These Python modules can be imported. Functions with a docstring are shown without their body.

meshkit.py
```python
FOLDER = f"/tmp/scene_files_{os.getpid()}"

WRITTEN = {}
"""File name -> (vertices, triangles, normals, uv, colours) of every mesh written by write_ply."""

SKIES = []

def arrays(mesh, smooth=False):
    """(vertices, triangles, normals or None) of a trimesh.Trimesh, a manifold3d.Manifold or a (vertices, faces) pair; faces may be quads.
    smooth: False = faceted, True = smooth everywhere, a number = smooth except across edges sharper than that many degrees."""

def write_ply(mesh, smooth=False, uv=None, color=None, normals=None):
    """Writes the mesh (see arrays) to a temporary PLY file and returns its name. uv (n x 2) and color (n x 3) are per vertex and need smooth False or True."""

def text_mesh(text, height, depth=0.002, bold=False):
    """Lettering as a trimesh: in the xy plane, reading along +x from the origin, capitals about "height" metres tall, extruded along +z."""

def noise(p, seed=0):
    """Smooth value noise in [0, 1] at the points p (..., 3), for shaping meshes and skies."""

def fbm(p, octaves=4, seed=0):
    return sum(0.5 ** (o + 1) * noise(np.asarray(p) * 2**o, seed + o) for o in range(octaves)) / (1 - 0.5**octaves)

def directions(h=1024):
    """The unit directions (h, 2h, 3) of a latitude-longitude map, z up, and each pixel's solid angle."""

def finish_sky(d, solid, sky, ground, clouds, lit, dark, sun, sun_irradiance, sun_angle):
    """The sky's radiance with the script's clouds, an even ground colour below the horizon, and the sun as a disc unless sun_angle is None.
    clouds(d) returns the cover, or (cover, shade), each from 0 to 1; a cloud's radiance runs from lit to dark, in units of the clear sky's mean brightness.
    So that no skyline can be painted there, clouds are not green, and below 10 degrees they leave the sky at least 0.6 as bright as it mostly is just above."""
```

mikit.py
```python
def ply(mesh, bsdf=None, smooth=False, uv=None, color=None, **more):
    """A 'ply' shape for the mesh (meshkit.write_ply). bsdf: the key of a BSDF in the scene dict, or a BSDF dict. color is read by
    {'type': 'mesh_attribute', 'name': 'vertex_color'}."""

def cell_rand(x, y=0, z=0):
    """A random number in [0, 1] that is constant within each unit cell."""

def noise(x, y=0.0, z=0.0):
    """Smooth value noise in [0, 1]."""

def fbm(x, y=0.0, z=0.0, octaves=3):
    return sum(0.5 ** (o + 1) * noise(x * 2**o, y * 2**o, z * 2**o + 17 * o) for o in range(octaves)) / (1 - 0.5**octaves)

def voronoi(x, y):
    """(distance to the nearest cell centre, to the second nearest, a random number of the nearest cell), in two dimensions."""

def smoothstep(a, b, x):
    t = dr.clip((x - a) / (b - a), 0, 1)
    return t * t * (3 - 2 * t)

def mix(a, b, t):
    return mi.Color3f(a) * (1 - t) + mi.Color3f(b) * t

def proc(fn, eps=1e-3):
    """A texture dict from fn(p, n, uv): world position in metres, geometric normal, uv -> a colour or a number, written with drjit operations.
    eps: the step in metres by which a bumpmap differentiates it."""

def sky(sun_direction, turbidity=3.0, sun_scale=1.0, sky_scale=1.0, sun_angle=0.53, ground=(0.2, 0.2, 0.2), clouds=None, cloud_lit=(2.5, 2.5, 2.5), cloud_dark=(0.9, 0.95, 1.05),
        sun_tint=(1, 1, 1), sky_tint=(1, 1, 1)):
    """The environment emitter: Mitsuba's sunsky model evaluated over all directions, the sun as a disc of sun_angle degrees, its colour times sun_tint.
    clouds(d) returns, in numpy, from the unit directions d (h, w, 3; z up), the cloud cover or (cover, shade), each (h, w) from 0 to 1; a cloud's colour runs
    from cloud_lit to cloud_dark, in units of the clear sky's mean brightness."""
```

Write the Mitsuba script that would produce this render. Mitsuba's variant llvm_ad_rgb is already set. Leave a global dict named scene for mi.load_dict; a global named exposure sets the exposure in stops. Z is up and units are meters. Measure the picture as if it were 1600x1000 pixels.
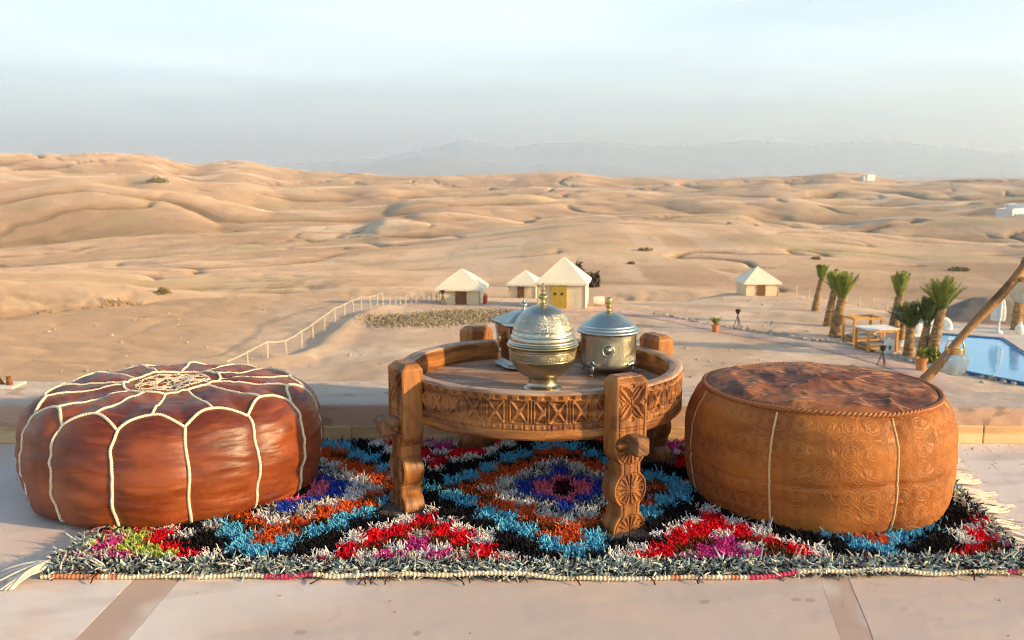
import math
import numpy as np, trimesh, drjit as dr, mitsuba as mi, mikit, meshkit
from scipy.interpolate import PchipInterpolator, RegularGridInterpolator
from scipy.ndimage import gaussian_filter, gaussian_filter1d

T = mi.ScalarTransform4f
scene, labels = {}, {}
rng = np.random.default_rng(11)
PI = math.pi

# ---------------------------------------------------------------- camera, light, exposure
CAM_H = 0.6
PITCH = math.atan(232 / 1480)
scene['camera'] = {'type': 'thinlens', 'fov': 2 * math.degrees(math.atan(800 / 1480)), 'fov_axis': 'x',
                   'aperture_radius': 0.0013, 'focus_distance': 1.62, 'near_clip': 0.05, 'far_clip': 60000.0,
                   'to_world': T().look_at(origin=[0, 0, CAM_H], target=[0, math.cos(PITCH), CAM_H - math.sin(PITCH)], up=[0, 0, 1]),
                   'medium': {'type': 'ref', 'id': 'haze_air'}}
SUN_AZ, SUN_EL = math.radians(70), math.radians(14)      # to the right of and behind the camera, low
sun = (math.sin(SUN_AZ) * math.cos(SUN_EL), -math.cos(SUN_AZ) * math.cos(SUN_EL), math.sin(SUN_EL))


def sky_clouds(d):
    az = np.arctan2(d[..., 0], d[..., 1])
    el = np.degrees(np.arcsin(np.clip(d[..., 2], -1, 1)))
    p = np.stack([d[..., 0] * 3.2, d[..., 1] * 3.2, el * 0.34], -1)
    thin = meshkit.fbm(p, 5, 3)
    p2 = np.stack([d[..., 0] * 9, d[..., 1] * 9, el * 1.1], -1)
    streak = meshkit.fbm(p2, 5, 9)
    veil = 0.60 - 0.30 * np.sin(az - 0.05)                      # whiter towards the left, clearer to the right
    veil = (veil + 1.0 * (thin - 0.5)) * np.exp(-np.maximum(el - 9, 0) / 14.0)
    bank = np.clip((streak - 0.47) / 0.16, 0, 1) * np.exp(-((el - 4.2) / 2.0) ** 2) * 0.55
    low = np.clip(1 - el / 8.0, 0, 1) ** 0.8 * 0.9
    cover = np.clip(np.maximum(np.maximum(veil, bank), low), 0.0, 0.95)
    shade = np.clip(0.62 * bank + 0.95 * np.clip(1 - el / 6.0, 0, 1), 0, 1)
    return cover, shade


scene['sky'] = mikit.sky(sun, turbidity=3, sun_tint=(0.92, 1.0, 1.18), sky_tint=(1.0, 1.0, 1.0), sun_angle=1.6, ground=(0.35, 0.26, 0.18), clouds=sky_clouds,
                         cloud_lit=(2.4, 3.0, 3.5), cloud_dark=(1.34, 1.82, 2.32))
exposure = 3.1

# ---------------------------------------------------------------- small builders
counts = {}


def numbered(key):
    n = counts.get(key, -1) + 1
    counts[key] = n
    return key if n == 0 else f'{key}_{n:03d}'


def put(key, mesh, bsdf, smooth=False, **kw):
    """ONE entry of the scene; key may be taken already, then it gets the next number."""
    head, _, tail = key.rpartition('__')
    key = numbered(key)
    scene[key] = mikit.ply(mesh, bsdf, smooth, **kw)
    return key


def thing(name, label, cat, group=None):
    key = numbered(name)
    labels[key] = {'label': label, 'category': cat}
    if group:
        labels[key]['group'] = group
    return key


def tag(key, label, cat, group=None):
    labels[key] = {'label': label, 'category': cat}
    if group:
        labels[key]['group'] = group


def struct(name, mesh, bsdf, smooth=False, kind='structure', **kw):
    k = put(name, mesh, bsdf, smooth, **kw)
    labels[k] = {'kind': kind}
    return k


def cat(ms):
    vs, fs, n = [], [], 0
    for m in ms:
        v, f = (m.vertices, m.faces) if hasattr(m, 'vertices') else m
        v, f = np.asarray(v, float), np.asarray(f, int)
        if f.shape[1] == 4:
            f = np.vstack([f[:, [0, 1, 2]], f[:, [0, 2, 3]]])
        vs.append(v); fs.append(f + n); n += len(v)
    return np.vstack(vs), np.vstack(fs)


def grid(P, wrap_u=False, wrap_v=False, flip=False):
    """(vertices, triangles) of a grid of points P (n, m, 3)."""
    n, m = P.shape[:2]
    i, j = np.meshgrid(np.arange(n if wrap_u else n - 1), np.arange(m if wrap_v else m - 1), indexing='ij')
    a, b = (i * m + j), ((i + 1) % n * m + j)
    c, d = ((i + 1) % n * m + (j + 1) % m), (i * m + (j + 1) % m)
    f = np.stack([a, b, c, d], -1).reshape(-1, 4)
    if flip:
        f = f[:, ::-1]
    f = np.vstack([f[:, [0, 1, 2]], f[:, [0, 2, 3]]])
    return P.reshape(-1, 3), f


def tube(pts, r, sides=6, closed=False, caps=True):
    p = np.asarray(pts, float)
    n = len(p)
    r = np.broadcast_to(r, (n,))
    t = (np.roll(p, -1, 0) - np.roll(p, 1, 0)) if closed else np.gradient(p, axis=0)
    t /= np.linalg.norm(t, axis=1, keepdims=True) + 1e-12
    up = np.where(np.abs(t[:, 2:]) < 0.92, [[0, 0, 1.0]], [[1.0, 0, 0]])
    if not closed:
        up = np.broadcast_to([0, 0, 1.0] if np.mean(np.abs(t[:, 2])) < 0.85 else [0.8, 0.6, 0.0], p.shape)
    a = np.cross(t, up); a /= np.linalg.norm(a, axis=1, keepdims=True) + 1e-12
    b = np.cross(t, a)
    g = np.arange(sides) * 2 * PI / sides
    P = p[:, None] + r[:, None, None] * (np.cos(g)[None, :, None] * a[:, None] + np.sin(g)[None, :, None] * b[:, None])
    v, f = grid(P, wrap_u=closed, wrap_v=True)
    if caps and not closed:
        v = np.vstack([v, p[:1], p[-1:]])
        k = np.arange(sides)
        f = np.vstack([f, np.stack([k * 0 + n * sides, k, (k + 1) % sides], 1)[:, ::1],
                       np.stack([k * 0 + n * sides + 1, (n - 1) * sides + (k + 1) % sides, (n - 1) * sides + k], 1)])
    return v, f


def lathe(prof, n=48, at=(0, 0, 0), wob=None):
    """Surface of revolution of [(r, z), ...] about z."""
    prof = np.asarray(prof, float)
    g = np.linspace(0, 2 * PI, n, endpoint=False)
    P = np.stack([prof[None, :, 0] * np.cos(g)[:, None], prof[None, :, 0] * np.sin(g)[:, None], np.broadcast_to(prof[None, :, 1], (n, len(prof)))], -1)
    v, f = grid(P, wrap_u=True)
    return v + np.asarray(at), f


def smooth_prof(pts, n=40):
    """A finer profile through the points, rounded a little at the corners."""
    p = np.asarray(pts, float)
    s = np.r_[0, np.cumsum(np.linalg.norm(np.diff(p, axis=0), axis=1))]
    q = np.linspace(0, s[-1], n)
    return np.stack([PchipInterpolator(s, p[:, k])(q) for k in (0, 1)], 1)


def box(cx, cy, cz, sx, sy, sz, rot=0.0, bevel=0.0):
    """Box centred at (cx, cy, cz), sizes sx, sy, sz, edges bevelled, turned about z by rot."""
    b = min(bevel, 0.45 * min(sx, sy, sz))
    if b > 0:
        pts = []
        for ax in range(3):
            for s in np.ndindex(2, 2, 2):
                h = np.array([sx, sy, sz]) / 2 - b
                h[ax] += b
                pts.append((np.array(s) * 2 - 1) * h)
        m = trimesh.convex.convex_hull(np.array(pts))
        v, f = np.array(m.vertices), np.array(m.faces)
    else:
        m = trimesh.creation.box((sx, sy, sz))
        v, f = np.array(m.vertices), np.array(m.faces)
    c, s = math.cos(rot), math.sin(rot)
    v = v @ np.array([[c, s, 0], [-s, c, 0], [0, 0, 1]])
    return v + [cx, cy, cz], f


def beam(p, q, w, h=None, up=(0, 0, 1)):
    """Square bar from p to q."""
    p, q = np.asarray(p, float), np.asarray(q, float)
    h = h or w
    t = (q - p) / np.linalg.norm(q - p)
    up = (1, 0, 0) if abs(t[2]) > 0.95 else up
    a = np.cross(t, up); a /= np.linalg.norm(a)
    b = np.cross(a, t)
    v = np.array([e + sa * a * w / 2 + sb * b * h / 2 for e in (p, q) for sa, sb in ((-1, -1), (1, -1), (1, 1), (-1, 1))])
    f = np.array([[0, 3, 2, 1], [4, 5, 6, 7], [0, 1, 5, 4], [1, 2, 6, 5], [2, 3, 7, 6], [3, 0, 4, 7]])
    return v, np.vstack([f[:, [0, 1, 2]], f[:, [0, 2, 3]]])


def sst(a, b, x):
    t = np.clip((x - a) / (b - a), 0, 1)
    return t * t * (3 - 2 * t)


N2 = lambda x, y, s=0: meshkit.noise(np.stack([x, y, np.zeros_like(x) + 0.37], -1), s)
F2 = lambda x, y, o=4, s=0: meshkit.fbm(np.stack([x, y, np.zeros_like(x) + 0.37], -1), o, s)

# ---------------------------------------------------------------- materials
M = mikit


def principled(color, rough=0.6, spec=0.5, **kw):
    if isinstance(color, (tuple, list)):
        color = {'type': 'rgb', 'value': list(color)}
    return {'type': 'twosided', 'b': {'type': 'principled', 'base_color': color, 'roughness': rough, 'specular': spec, **kw}}


def bumped(fn, scale, bsdf, eps=1e-3):
    inner = bsdf['b'] if bsdf['type'] == 'twosided' else bsdf
    return {'type': 'twosided', 'b': {'type': 'bumpmap', 't': M.proc(fn, eps), 'scale': scale, 'b': inner}}


def c_sand(p, n, uv):
    big = M.fbm(p.x * 0.011, p.y * 0.011, 0.0, 4)
    mid = M.fbm(p.x * 0.07 + 5, p.y * 0.07, 0.0, 4)
    fine = M.fbm(p.x * 1.3, p.y * 1.3, p.z * 1.3, 3)
    c = M.mix((0.46, 0.31, 0.20), (0.61, 0.44, 0.30), M.smoothstep(0.30, 0.70, big))
    c = M.mix(c, (0.40, 0.27, 0.175), M.smoothstep(0.50, 0.76, mid) * 0.6)
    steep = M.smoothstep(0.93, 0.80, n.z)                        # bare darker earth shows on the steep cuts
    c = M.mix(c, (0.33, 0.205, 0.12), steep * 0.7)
    slope_shade = M.smoothstep(125.0, 160.0, p.y) * M.smoothstep(480.0, 330.0, p.y)  # shade painted into the mid slopes as a darker ground colour
    c = M.mix(c, M.mix((0.36, 0.235, 0.15), (0.50, 0.345, 0.23), M.smoothstep(0.3, 0.7, M.fbm(p.x * 0.02 + 4, p.y * 0.05, 0.0, 4))), slope_shade * 0.75)
    gr = M.fbm(p.x * 0.45, p.y * 0.45, p.z * 0.45, 4)
    c = c * (0.80 + 0.24 * fine + 0.16 * gr)
    d1, d2, rc = M.voronoi(p.x * 0.33, p.y * 0.33)                 # scattered darker stones and tussocks
    c = M.mix(c, (0.26, 0.18, 0.10), M.smoothstep(0.20, 0.10, d1) * M.smoothstep(0.72, 0.80, rc) * M.smoothstep(60.0, 90.0, p.y) * 0.7)
    rill = M.fbm(p.x * 0.16 + 0.8 * mid, p.y * 0.012, 3.0, 3)
    c = M.mix(c, (0.60, 0.46, 0.35), M.smoothstep(0.50, 0.62, rill) * M.smoothstep(0.48, 0.62, M.fbm(p.x * 0.012 + 8, p.y * 0.02 + 3, 0.0, 3)) * slope_shade * 0.3)
    green = M.smoothstep(0.58, 0.72, M.fbm(p.x * 0.02 + 31, p.y * 0.035 + 7, 0.0, 4)) * M.smoothstep(90.0, 200.0, p.y)
    c = M.mix(c, (0.34, 0.28, 0.15), green * 0.5)
    pale = M.smoothstep(0.60, 0.75, M.fbm(p.x * 0.013 + 3, p.y * 0.03 + 17, 0.0, 4)) * M.smoothstep(150.0, 250.0, p.y)
    c = M.mix(c, (0.58, 0.45, 0.33), pale * 0.6)
    hollow = M.smoothstep(0.10, 0.75, uv.x + 0.35 * (mid - 0.5))   # shading put into the colour of the hollows, with a dry grass tone
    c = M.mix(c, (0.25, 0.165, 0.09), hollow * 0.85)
    c = M.mix(c, (0.62, 0.45, 0.31), M.smoothstep(0.05, 0.7, -uv.x) * 0.35)  # crests lightened in the colour, as if catching the sun
    camp = M.smoothstep(120.0, 85.0, p.y) * M.smoothstep(-30.0, -10.0, p.x)
    return M.mix(c, M.mix((0.45, 0.325, 0.235), (0.60, 0.45, 0.335), M.smoothstep(0.3, 0.7, M.fbm(p.x * 0.22, p.y * 0.22, 0.0, 4))) * (0.82 + 0.36 * fine), camp * 0.8)


def h_sand(p, n, uv):
    far = M.smoothstep(120.0, 400.0, p.y)
    return M.fbm(p.x * 0.9, p.y * 0.9, p.z * 0.9, 4) * (1 - far) + far * 14.0 * M.fbm(p.x * 0.06, p.y * 0.06, p.z * 0.06, 4)


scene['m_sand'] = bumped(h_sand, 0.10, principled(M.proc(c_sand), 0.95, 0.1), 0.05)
scene['m_far'] = principled((0.26, 0.27, 0.29), 0.95, 0.1)

# ---------------------------------------------------------------- the desert: one sheet from under the terrace to the horizon
# crest lines of the hills: (distance, [(bearing in degrees, height in metres), ...])
RIDGES = [
    (105, [(-36.97, -12.84), (-28.69, -13.9), (-25.1, -13.38), (-21.31, -12.91), (-18.68, -12.66), (-15.97, -12.72), (-10.04, -12.9), (-4.67, -13.06), (0.0, -13.25), (5.26, -13.63), (10.05, -13.61), (11.18, -13.13), (13.03, -12.4), (16.68, -12.26), (18.82, -12.92), (20.57, -13.45), (22.3, -14.23), (23.65, -14.81), (25.58, -14.25), (27.44, -13.49), (28.66, -13.21), (36.94, -12.27)]),
    (142, [(-36.77, -12.23), (-28.53, -13.64), (-25.0, -14.26), (-22.53, -15.26), (-19.98, -16.46), (-17.75, -17.06), (-15.24, -17.1), (-10.03, -16.7), (-6.21, -16.76), (-3.89, -16.92), (5.25, -16.79), (10.04, -16.98), (13.4, -17.05), (18.82, -17.5), (22.27, -18.18), (28.63, -17.22), (36.91, -16.02)]),
    (320, [(-36.72, -25.52), (-28.48, -28.04), (-26.13, -27.29), (-23.69, -26.45), (-19.86, -25.35), (-17.21, -24.93), (-13.67, -23.89), (-9.96, -23.16), (-5.44, -21.92), (-2.47, -19.63), (0.77, -17.49), (2.93, -15.97), (6.14, -15.05), (9.55, -15.98), (14.24, -16.52), (19.49, -18.08), (22.96, -19.63), (27.14, -20.68), (28.38, -20.63), (36.62, -19.46)]),
    (480, [(-36.62, -29.49), (-28.39, -32.09), (-26.9, -31.97), (-23.68, -29.88), (-20.59, -28.44), (-17.16, -27.8), (-13.04, -25.53), (-10.68, -25.13), (-8.88, -24.95), (-7.66, -20.25), (-5.68, -18.42), (-2.46, -19.45), (1.31, -21.71), (3.85, -21.35), (6.52, -20.94), (9.54, -19.51), (13.35, -19.56), (15.24, -23.11), (18.74, -23.89), (21.97, -20.69), (25.21, -19.59), (28.27, -18.77), (36.49, -17.86)]),
    (800, [(-36.38, -13.04), (-28.18, -13.4), (-25.84, -8.44), (-23.69, -7.63), (-21.87, -10.2), (-18.51, -13.95), (-16.43, -18.2), (-14.31, -27.16), (-11.39, -27.49), (-9.15, -25.58), (-6.12, -18.88), (-2.3, -18.98), (0.0, -16.34), (2.3, -15.26), (6.12, -20.47), (9.51, -18.73), (13.2, -18.48), (16.77, -15.62), (18.54, -21.51), (21.93, -24.0), (25.14, -19.55), (28.19, -16.67), (36.39, -15.17)]),
    (1200, [(-36.27, 4.43), (-28.09, 4.79), (-25.03, 4.9), (-21.81, 5.01), (-20.15, 2.83), (-18.47, -4.66), (-15.67, -2.45), (-13.17, -12.52), (-9.87, -16.59), (-7.62, -10.4), (-3.83, -15.22), (0.0, -11.29), (3.83, -12.85), (7.62, -16.7), (11.35, -16.51), (14.97, -10.89), (18.48, -8.42), (21.87, -15.59), (25.09, -13.04), (28.16, -14.78), (36.35, -13.45)]),
    (1700, [(-36.21, 25.85), (-28.03, 30.2), (-26.22, 31.68), (-25.14, 28.94), (-23.71, 33.34), (-21.43, 33.88), (-20.11, 27.9), (-18.95, 15.42), (-18.03, 11.25), (-16.87, 19.88), (-15.46, 20.01), (-14.22, 11.46), (-12.42, 3.88), (-9.84, 3.91), (-7.61, -1.62), (-5.72, -2.75), (-3.06, -1.64), (0.0, -0.52), (2.67, 2.84), (4.01, 3.95), (5.34, -2.75), (7.61, -2.73), (10.59, -7.12), (12.06, -3.79), (14.24, -1.57), (16.72, -2.62), (18.11, 3.8), (19.13, 5.89), (20.16, 1.65), (21.84, -7.73), (23.48, -9.69), (25.07, -8.55), (26.61, -7.43), (28.13, -8.31), (36.31, -7.54)]),
]



def ridge_height(i, az):
    r, pts = RIDGES[i]
    a = np.linspace(-60, 60, 2401)
    z = np.interp(a, [p[0] for p in pts], [p[1] for p in pts])
    z = gaussian_filter1d(z, 7)
    zz = np.interp(az, a, z)
    wob = 1 + 0.16 * (F2(az * 0.06 + 3.1, az * 0 + i, 3, i) - 0.5) * sst(3, 9, r / 30)
    return r * wob, CAM_H + (zz - CAM_H) * wob


AZ = np.unique(np.r_[np.linspace(-180, -40, 36), np.linspace(-40, -30.5, 24), np.linspace(-30.5, 30.5, 680), np.linspace(30.5, 40, 24), np.linspace(40, 180, 36)])
RR = np.unique(np.r_[0.5, 2, np.geomspace(3.6, 44, 22), np.geomspace(44, 130, 150), np.geomspace(130, 500, 170), np.geomspace(500, 1900, 210), np.geomspace(1900, 36000, 50)])


def make_terrain():
    zc = np.zeros((len(AZ), len(RR)))
    R = [ridge_height(i, AZ) for i in range(len(RIDGES))]
    for k in range(len(AZ)):
        L = [(R[i][0][k], R[i][1][k]) for i in range(len(RIDGES))]
        side = sst(-6, -16, AZ[k]) * 0.55                         # the slope left of the fence lies lower
        pts = [(0.5, -1.2), (3.0, -1.2), (4.2, -1.7), (12, -4.6), (30, -9.9), (46, -11.5), (60, -11.5 - side), (84, -11.6 - 1.3 * side)]
        pts += [L[0], (L[0][0] * 1.14, min(L[0][1], L[1][1]) - 4.6), L[1], (L[1][0] * 1.15, L[1][1] - 1.2)]
        for a, b, dip in ((1, 2, None), (2, 3, 4.5), (3, 4, 8.0), (4, 5, 14.0), (5, 6, 16.0)):
            if dip:
                rm = math.sqrt(L[a][0] * L[b][0]) * 0.97
                pts.append((rm, min(L[a][1] + (L[b][1] - L[a][1]) * 0.22, L[a][1]) - dip))
            pts.append(L[b])
        pts += [(2150, L[6][1] - 40), (3000, -62), (36000, -76)]
        q = np.array(pts)
        zc[k] = PchipInterpolator(np.log(q[:, 0]), q[:, 1])(np.log(RR))
    a, r = np.radians(AZ)[:, None], RR[None, :]
    x, y = r * np.sin(a), r * np.cos(a)
    def billow(s, seed, o=3, amt=0.35):
        wx, wy = F2(x / s / 1.7 + 9, y / s / 1.7, 3, seed + 5) - 0.5, F2(x / s / 1.7, y / s / 1.7 + 4, 3, seed + 6) - 0.5
        t = 0
        for k in range(o):
            t = t + 0.5 ** k * np.abs(2 * N2((x / s + 1.4 * wx) * 2 ** k + 3 * k, (y / s + 1.4 * wy) * 2 ** k, seed + k) - 1)
        return t / (2 - 0.5 ** (o - 1)) - amt
    far = sst(2600, 1900, r)

    def eroded(s_, seed, o=6):
        """fBm whose finer octaves die out on steep ground: rounded spurs and branching valleys."""
        px, py = x / s_ + .35 * (F2(x / s_ * .7, y / s_ * .7, 2, seed + 40) - .5), y / s_ + .35 * (F2(x / s_ * .7 + 7, y / s_ * .7, 2, seed + 41) - .5)
        acc, amp, dx, dy = 0, 1.0, 0, 0
        for k in range(o):
            n0, e = N2(px, py, seed + k), .02
            gx, gy = (N2(px + e, py, seed + k) - n0) / e, (N2(px, py + e, seed + k) - n0) / e
            dx, dy = dx + gx * .8, dy + gy * .8
            acc = acc + amp * n0 / (1 + dx ** 2 + dy ** 2)
            amp *= .5
            px, py = (1.6 * px - 1.2 * py + 3.1), (1.2 * px + 1.6 * py + 1.7)
        return acc - .80

    def spurs(s_, stretch, rot, seed, o=2):
        """Long rounded spurs with sharp valleys between them, stretched along one direction."""
        cr, sr = math.cos(math.radians(rot)), math.sin(math.radians(rot))
        u_, v_ = (x * cr - y * sr) / s_, (x * sr + y * cr) / s_ / stretch
        u_ = u_ + .55 * (F2(u_ * .8, v_ * 1.6, 3, seed + 5) - .5) * 2
        t = 0
        for k in range(o):
            t = t + .42 ** k * np.abs(2 * N2(u_ * 1.9 ** k + 3 * k, v_ * 1.9 ** k, seed + k) - 1)
        return t / 1.3 - .38

    def gully(s_, seed, w):
        qx, qy = x / s_ + .5 * (F2(x / s_ * 2, y / s_ * 2, 3, seed + 3) - .5), y / s_ + .5 * (F2(x / s_ * 2 + 4, y / s_ * 2, 3, seed + 4) - .5)
        c = np.abs(F2(qx, qy, 2, seed) - .5)
        return np.exp(-(c / w) ** 1.2) * sst(.42, .60, F2(x / s_ * .8 + 9, y / s_ * .8, 3, seed + 8))
    z = zc + far * (15 * sst(420, 1000, r) * spurs(210, 2.2, 28, 20) + 8 * sst(450, 1100, r) * eroded(230, 25, 5) + 9.5 * sst(420, 700, r) * spurs(105, 2.0, -20, 30)
                    + 3.0 * sst(240, 520, r) * spurs(52, 2.4, 15, 35) + 1.3 * sst(95, 170, r) * billow(34, 40, 2))
    z = z - far * (7.5 * sst(300, 700, r) * gully(190, 70, .018) + 3.0 * sst(150, 260, r) * gully(70, 80, .018) + 1.1 * sst(130, 160, r) * gully(28, 90, .022) * sst(700, 400, r))
    left = sst(-6, -14, np.degrees(a))
    z = z + (0.22 + 0.75 * left * sst(44, 60, r)) * sst(40, 52, r) * billow(9, 50, 3) * sst(400, 150, r)
    # the eroded bank behind the camp
    z = z + 2.0 * np.exp(-((r - 130) / 10) ** 2) * billow(4.5, 60, 3)
    # a low berm of pushed up sand inside the fence
    bp = np.array([(-17.5, 60.5), (-14.6, 63.5), (-13.6, 67.5), (-13.4, 72.0), (-13.2, 77.0), (-12.6, 81.5), (-11.2, 84.5)])
    dist = np.full(x.shape, 99.0)
    for (ax, ay), (bx, by) in zip(bp[:-1], bp[1:]):
        q = np.clip(((x - ax) * (bx - ax) + (y - ay) * (by - ay)) / ((bx - ax) ** 2 + (by - ay) ** 2), 0, 1)
        dist = np.minimum(dist, np.hypot(x - ax - q * (bx - ax), y - ay - q * (by - ay)))
    z = z + .42 * np.exp(-(dist / 1.15) ** 2) * (.8 + .4 * F2(x * .5, y * .5, 3, 14))
    return x, y, z


TX, TY, TZ = make_terrain()
_az = np.r_[AZ]
_ground = RegularGridInterpolator((_az, np.log(RR)), TZ, bounds_error=False, fill_value=None)


def ground_z(x, y):
    x, y = np.asarray(x, float), np.asarray(y, float)
    return _ground(np.stack([np.degrees(np.arctan2(x, y)), np.log(np.maximum(np.hypot(x, y), 0.5))], -1))


def desert():
    P = np.stack([TX, TY, TZ], -1)
    v, f = grid(P[:-1], wrap_u=True, flip=True)
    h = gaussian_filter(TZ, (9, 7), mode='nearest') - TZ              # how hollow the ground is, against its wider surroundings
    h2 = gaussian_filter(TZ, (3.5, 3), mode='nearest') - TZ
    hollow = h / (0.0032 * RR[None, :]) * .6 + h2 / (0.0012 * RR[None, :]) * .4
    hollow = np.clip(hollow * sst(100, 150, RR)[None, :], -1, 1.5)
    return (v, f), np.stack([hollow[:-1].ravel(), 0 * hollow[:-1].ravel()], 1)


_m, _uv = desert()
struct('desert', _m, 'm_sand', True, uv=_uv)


def mountains(r, pts, depth, seed, amp):
    az = np.linspace(-50, 50, 1400)
    h = np.interp(az, [p[0] for p in pts], [p[1] for p in pts])
    rows = []
    for k, t in enumerate(np.linspace(0, 1, 16)):
        rr = r + depth * (t - 0.55)
        prof = np.sin(PI * min(t / 1.1, 1)) ** 0.8 if t < 0.55 else np.cos((t - 0.55) / 0.45 * PI / 2)
        a = np.radians(az)
        x, y = rr * np.sin(a), rr * np.cos(a)
        n = 1 - np.abs(2 * F2(x / r * 9, y / r * 9, 4, seed) - 1) * 2
        z = -72 + (h + 72) * prof * (0.80 + amp * n)
        rows.append(np.stack([x, y, z], -1))
    return grid(np.array(rows))


struct('mountains', mountains(16000, [(-50, -70), (-14, -70), (-11, 60), (-8, 150), (-5, 250), (-2, 180), (2, 150), (6, 100), (9, 0), (14, -70), (50, -70)], 3600, 5, 0.22), 'm_far', True)
struct('mountains', mountains(27000, [(-50, 100), (-30, 80), (-16, 120), (-8, 360), (-3, 860), (0, 740), (5, 880), (9, 720), (14, 880), (17, 800), (21, 880), (24, 620), (30, 440), (50, 380)], 6000, 8, 0.22), 'm_far', True)

scene['haze_air'] = {'type': 'homogeneous', 'albedo': {'type': 'rgb', 'value': [0.86, 0.94, 1.0]}, 'sigma_t': {'type': 'rgb', 'value': [8.2e-5, 9.6e-5, 11.4e-5]},
                     'phase': {'type': 'hg', 'g': 0.6}}
scene['haze'] = {'type': 'cube', 'to_world': T().translate([0, 0, 480]).scale([40000, 40000, 570]), 'bsdf': {'type': 'null'},
                 'interior': {'type': 'ref', 'id': 'haze_air'}}
labels['haze'] = {'kind': 'stuff'}

# ================================================================ TERRACE
def c_floor(p, n, uv):
    big = M.fbm(p.x * 1.7 + 3, p.y * 2.6, 0.0, 4)
    mid = M.fbm(p.x * 7.0, p.y * 11.0, 2.0, 4)
    sweep = M.fbm(p.x * 3.0 + p.y * 4.0, p.y * 16.0 - p.x * 5.0, 5.0, 3)
    c = M.mix((0.55, 0.45, 0.40), (0.70, 0.625, 0.58), M.smoothstep(0.32, 0.66, big))
    c = M.mix(c, (0.63, 0.475, 0.395), M.smoothstep(0.48, 0.70, mid) * 0.6)
    c = M.mix(c, (0.50, 0.42, 0.38), M.smoothstep(0.52, 0.74, sweep) * 0.6)
    d1, d2, r = M.voronoi(p.x * 9.0 + 0.6 * mid, p.y * 9.0)
    spot = M.smoothstep(0.09, 0.03, d1) * M.smoothstep(0.6, 0.8, r)
    c = M.mix(c, (0.33, 0.25, 0.20), spot * 0.6)
    cr = dr.abs(M.noise(p.x * 2.4 + 0.7 * mid + 7, p.y * 1.6, 3.0) - 0.5)
    return M.mix(c, (0.36, 0.27, 0.22), M.smoothstep(0.006, 0.0015, cr) * M.smoothstep(0.5, 0.62, big) * 0.55)


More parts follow.
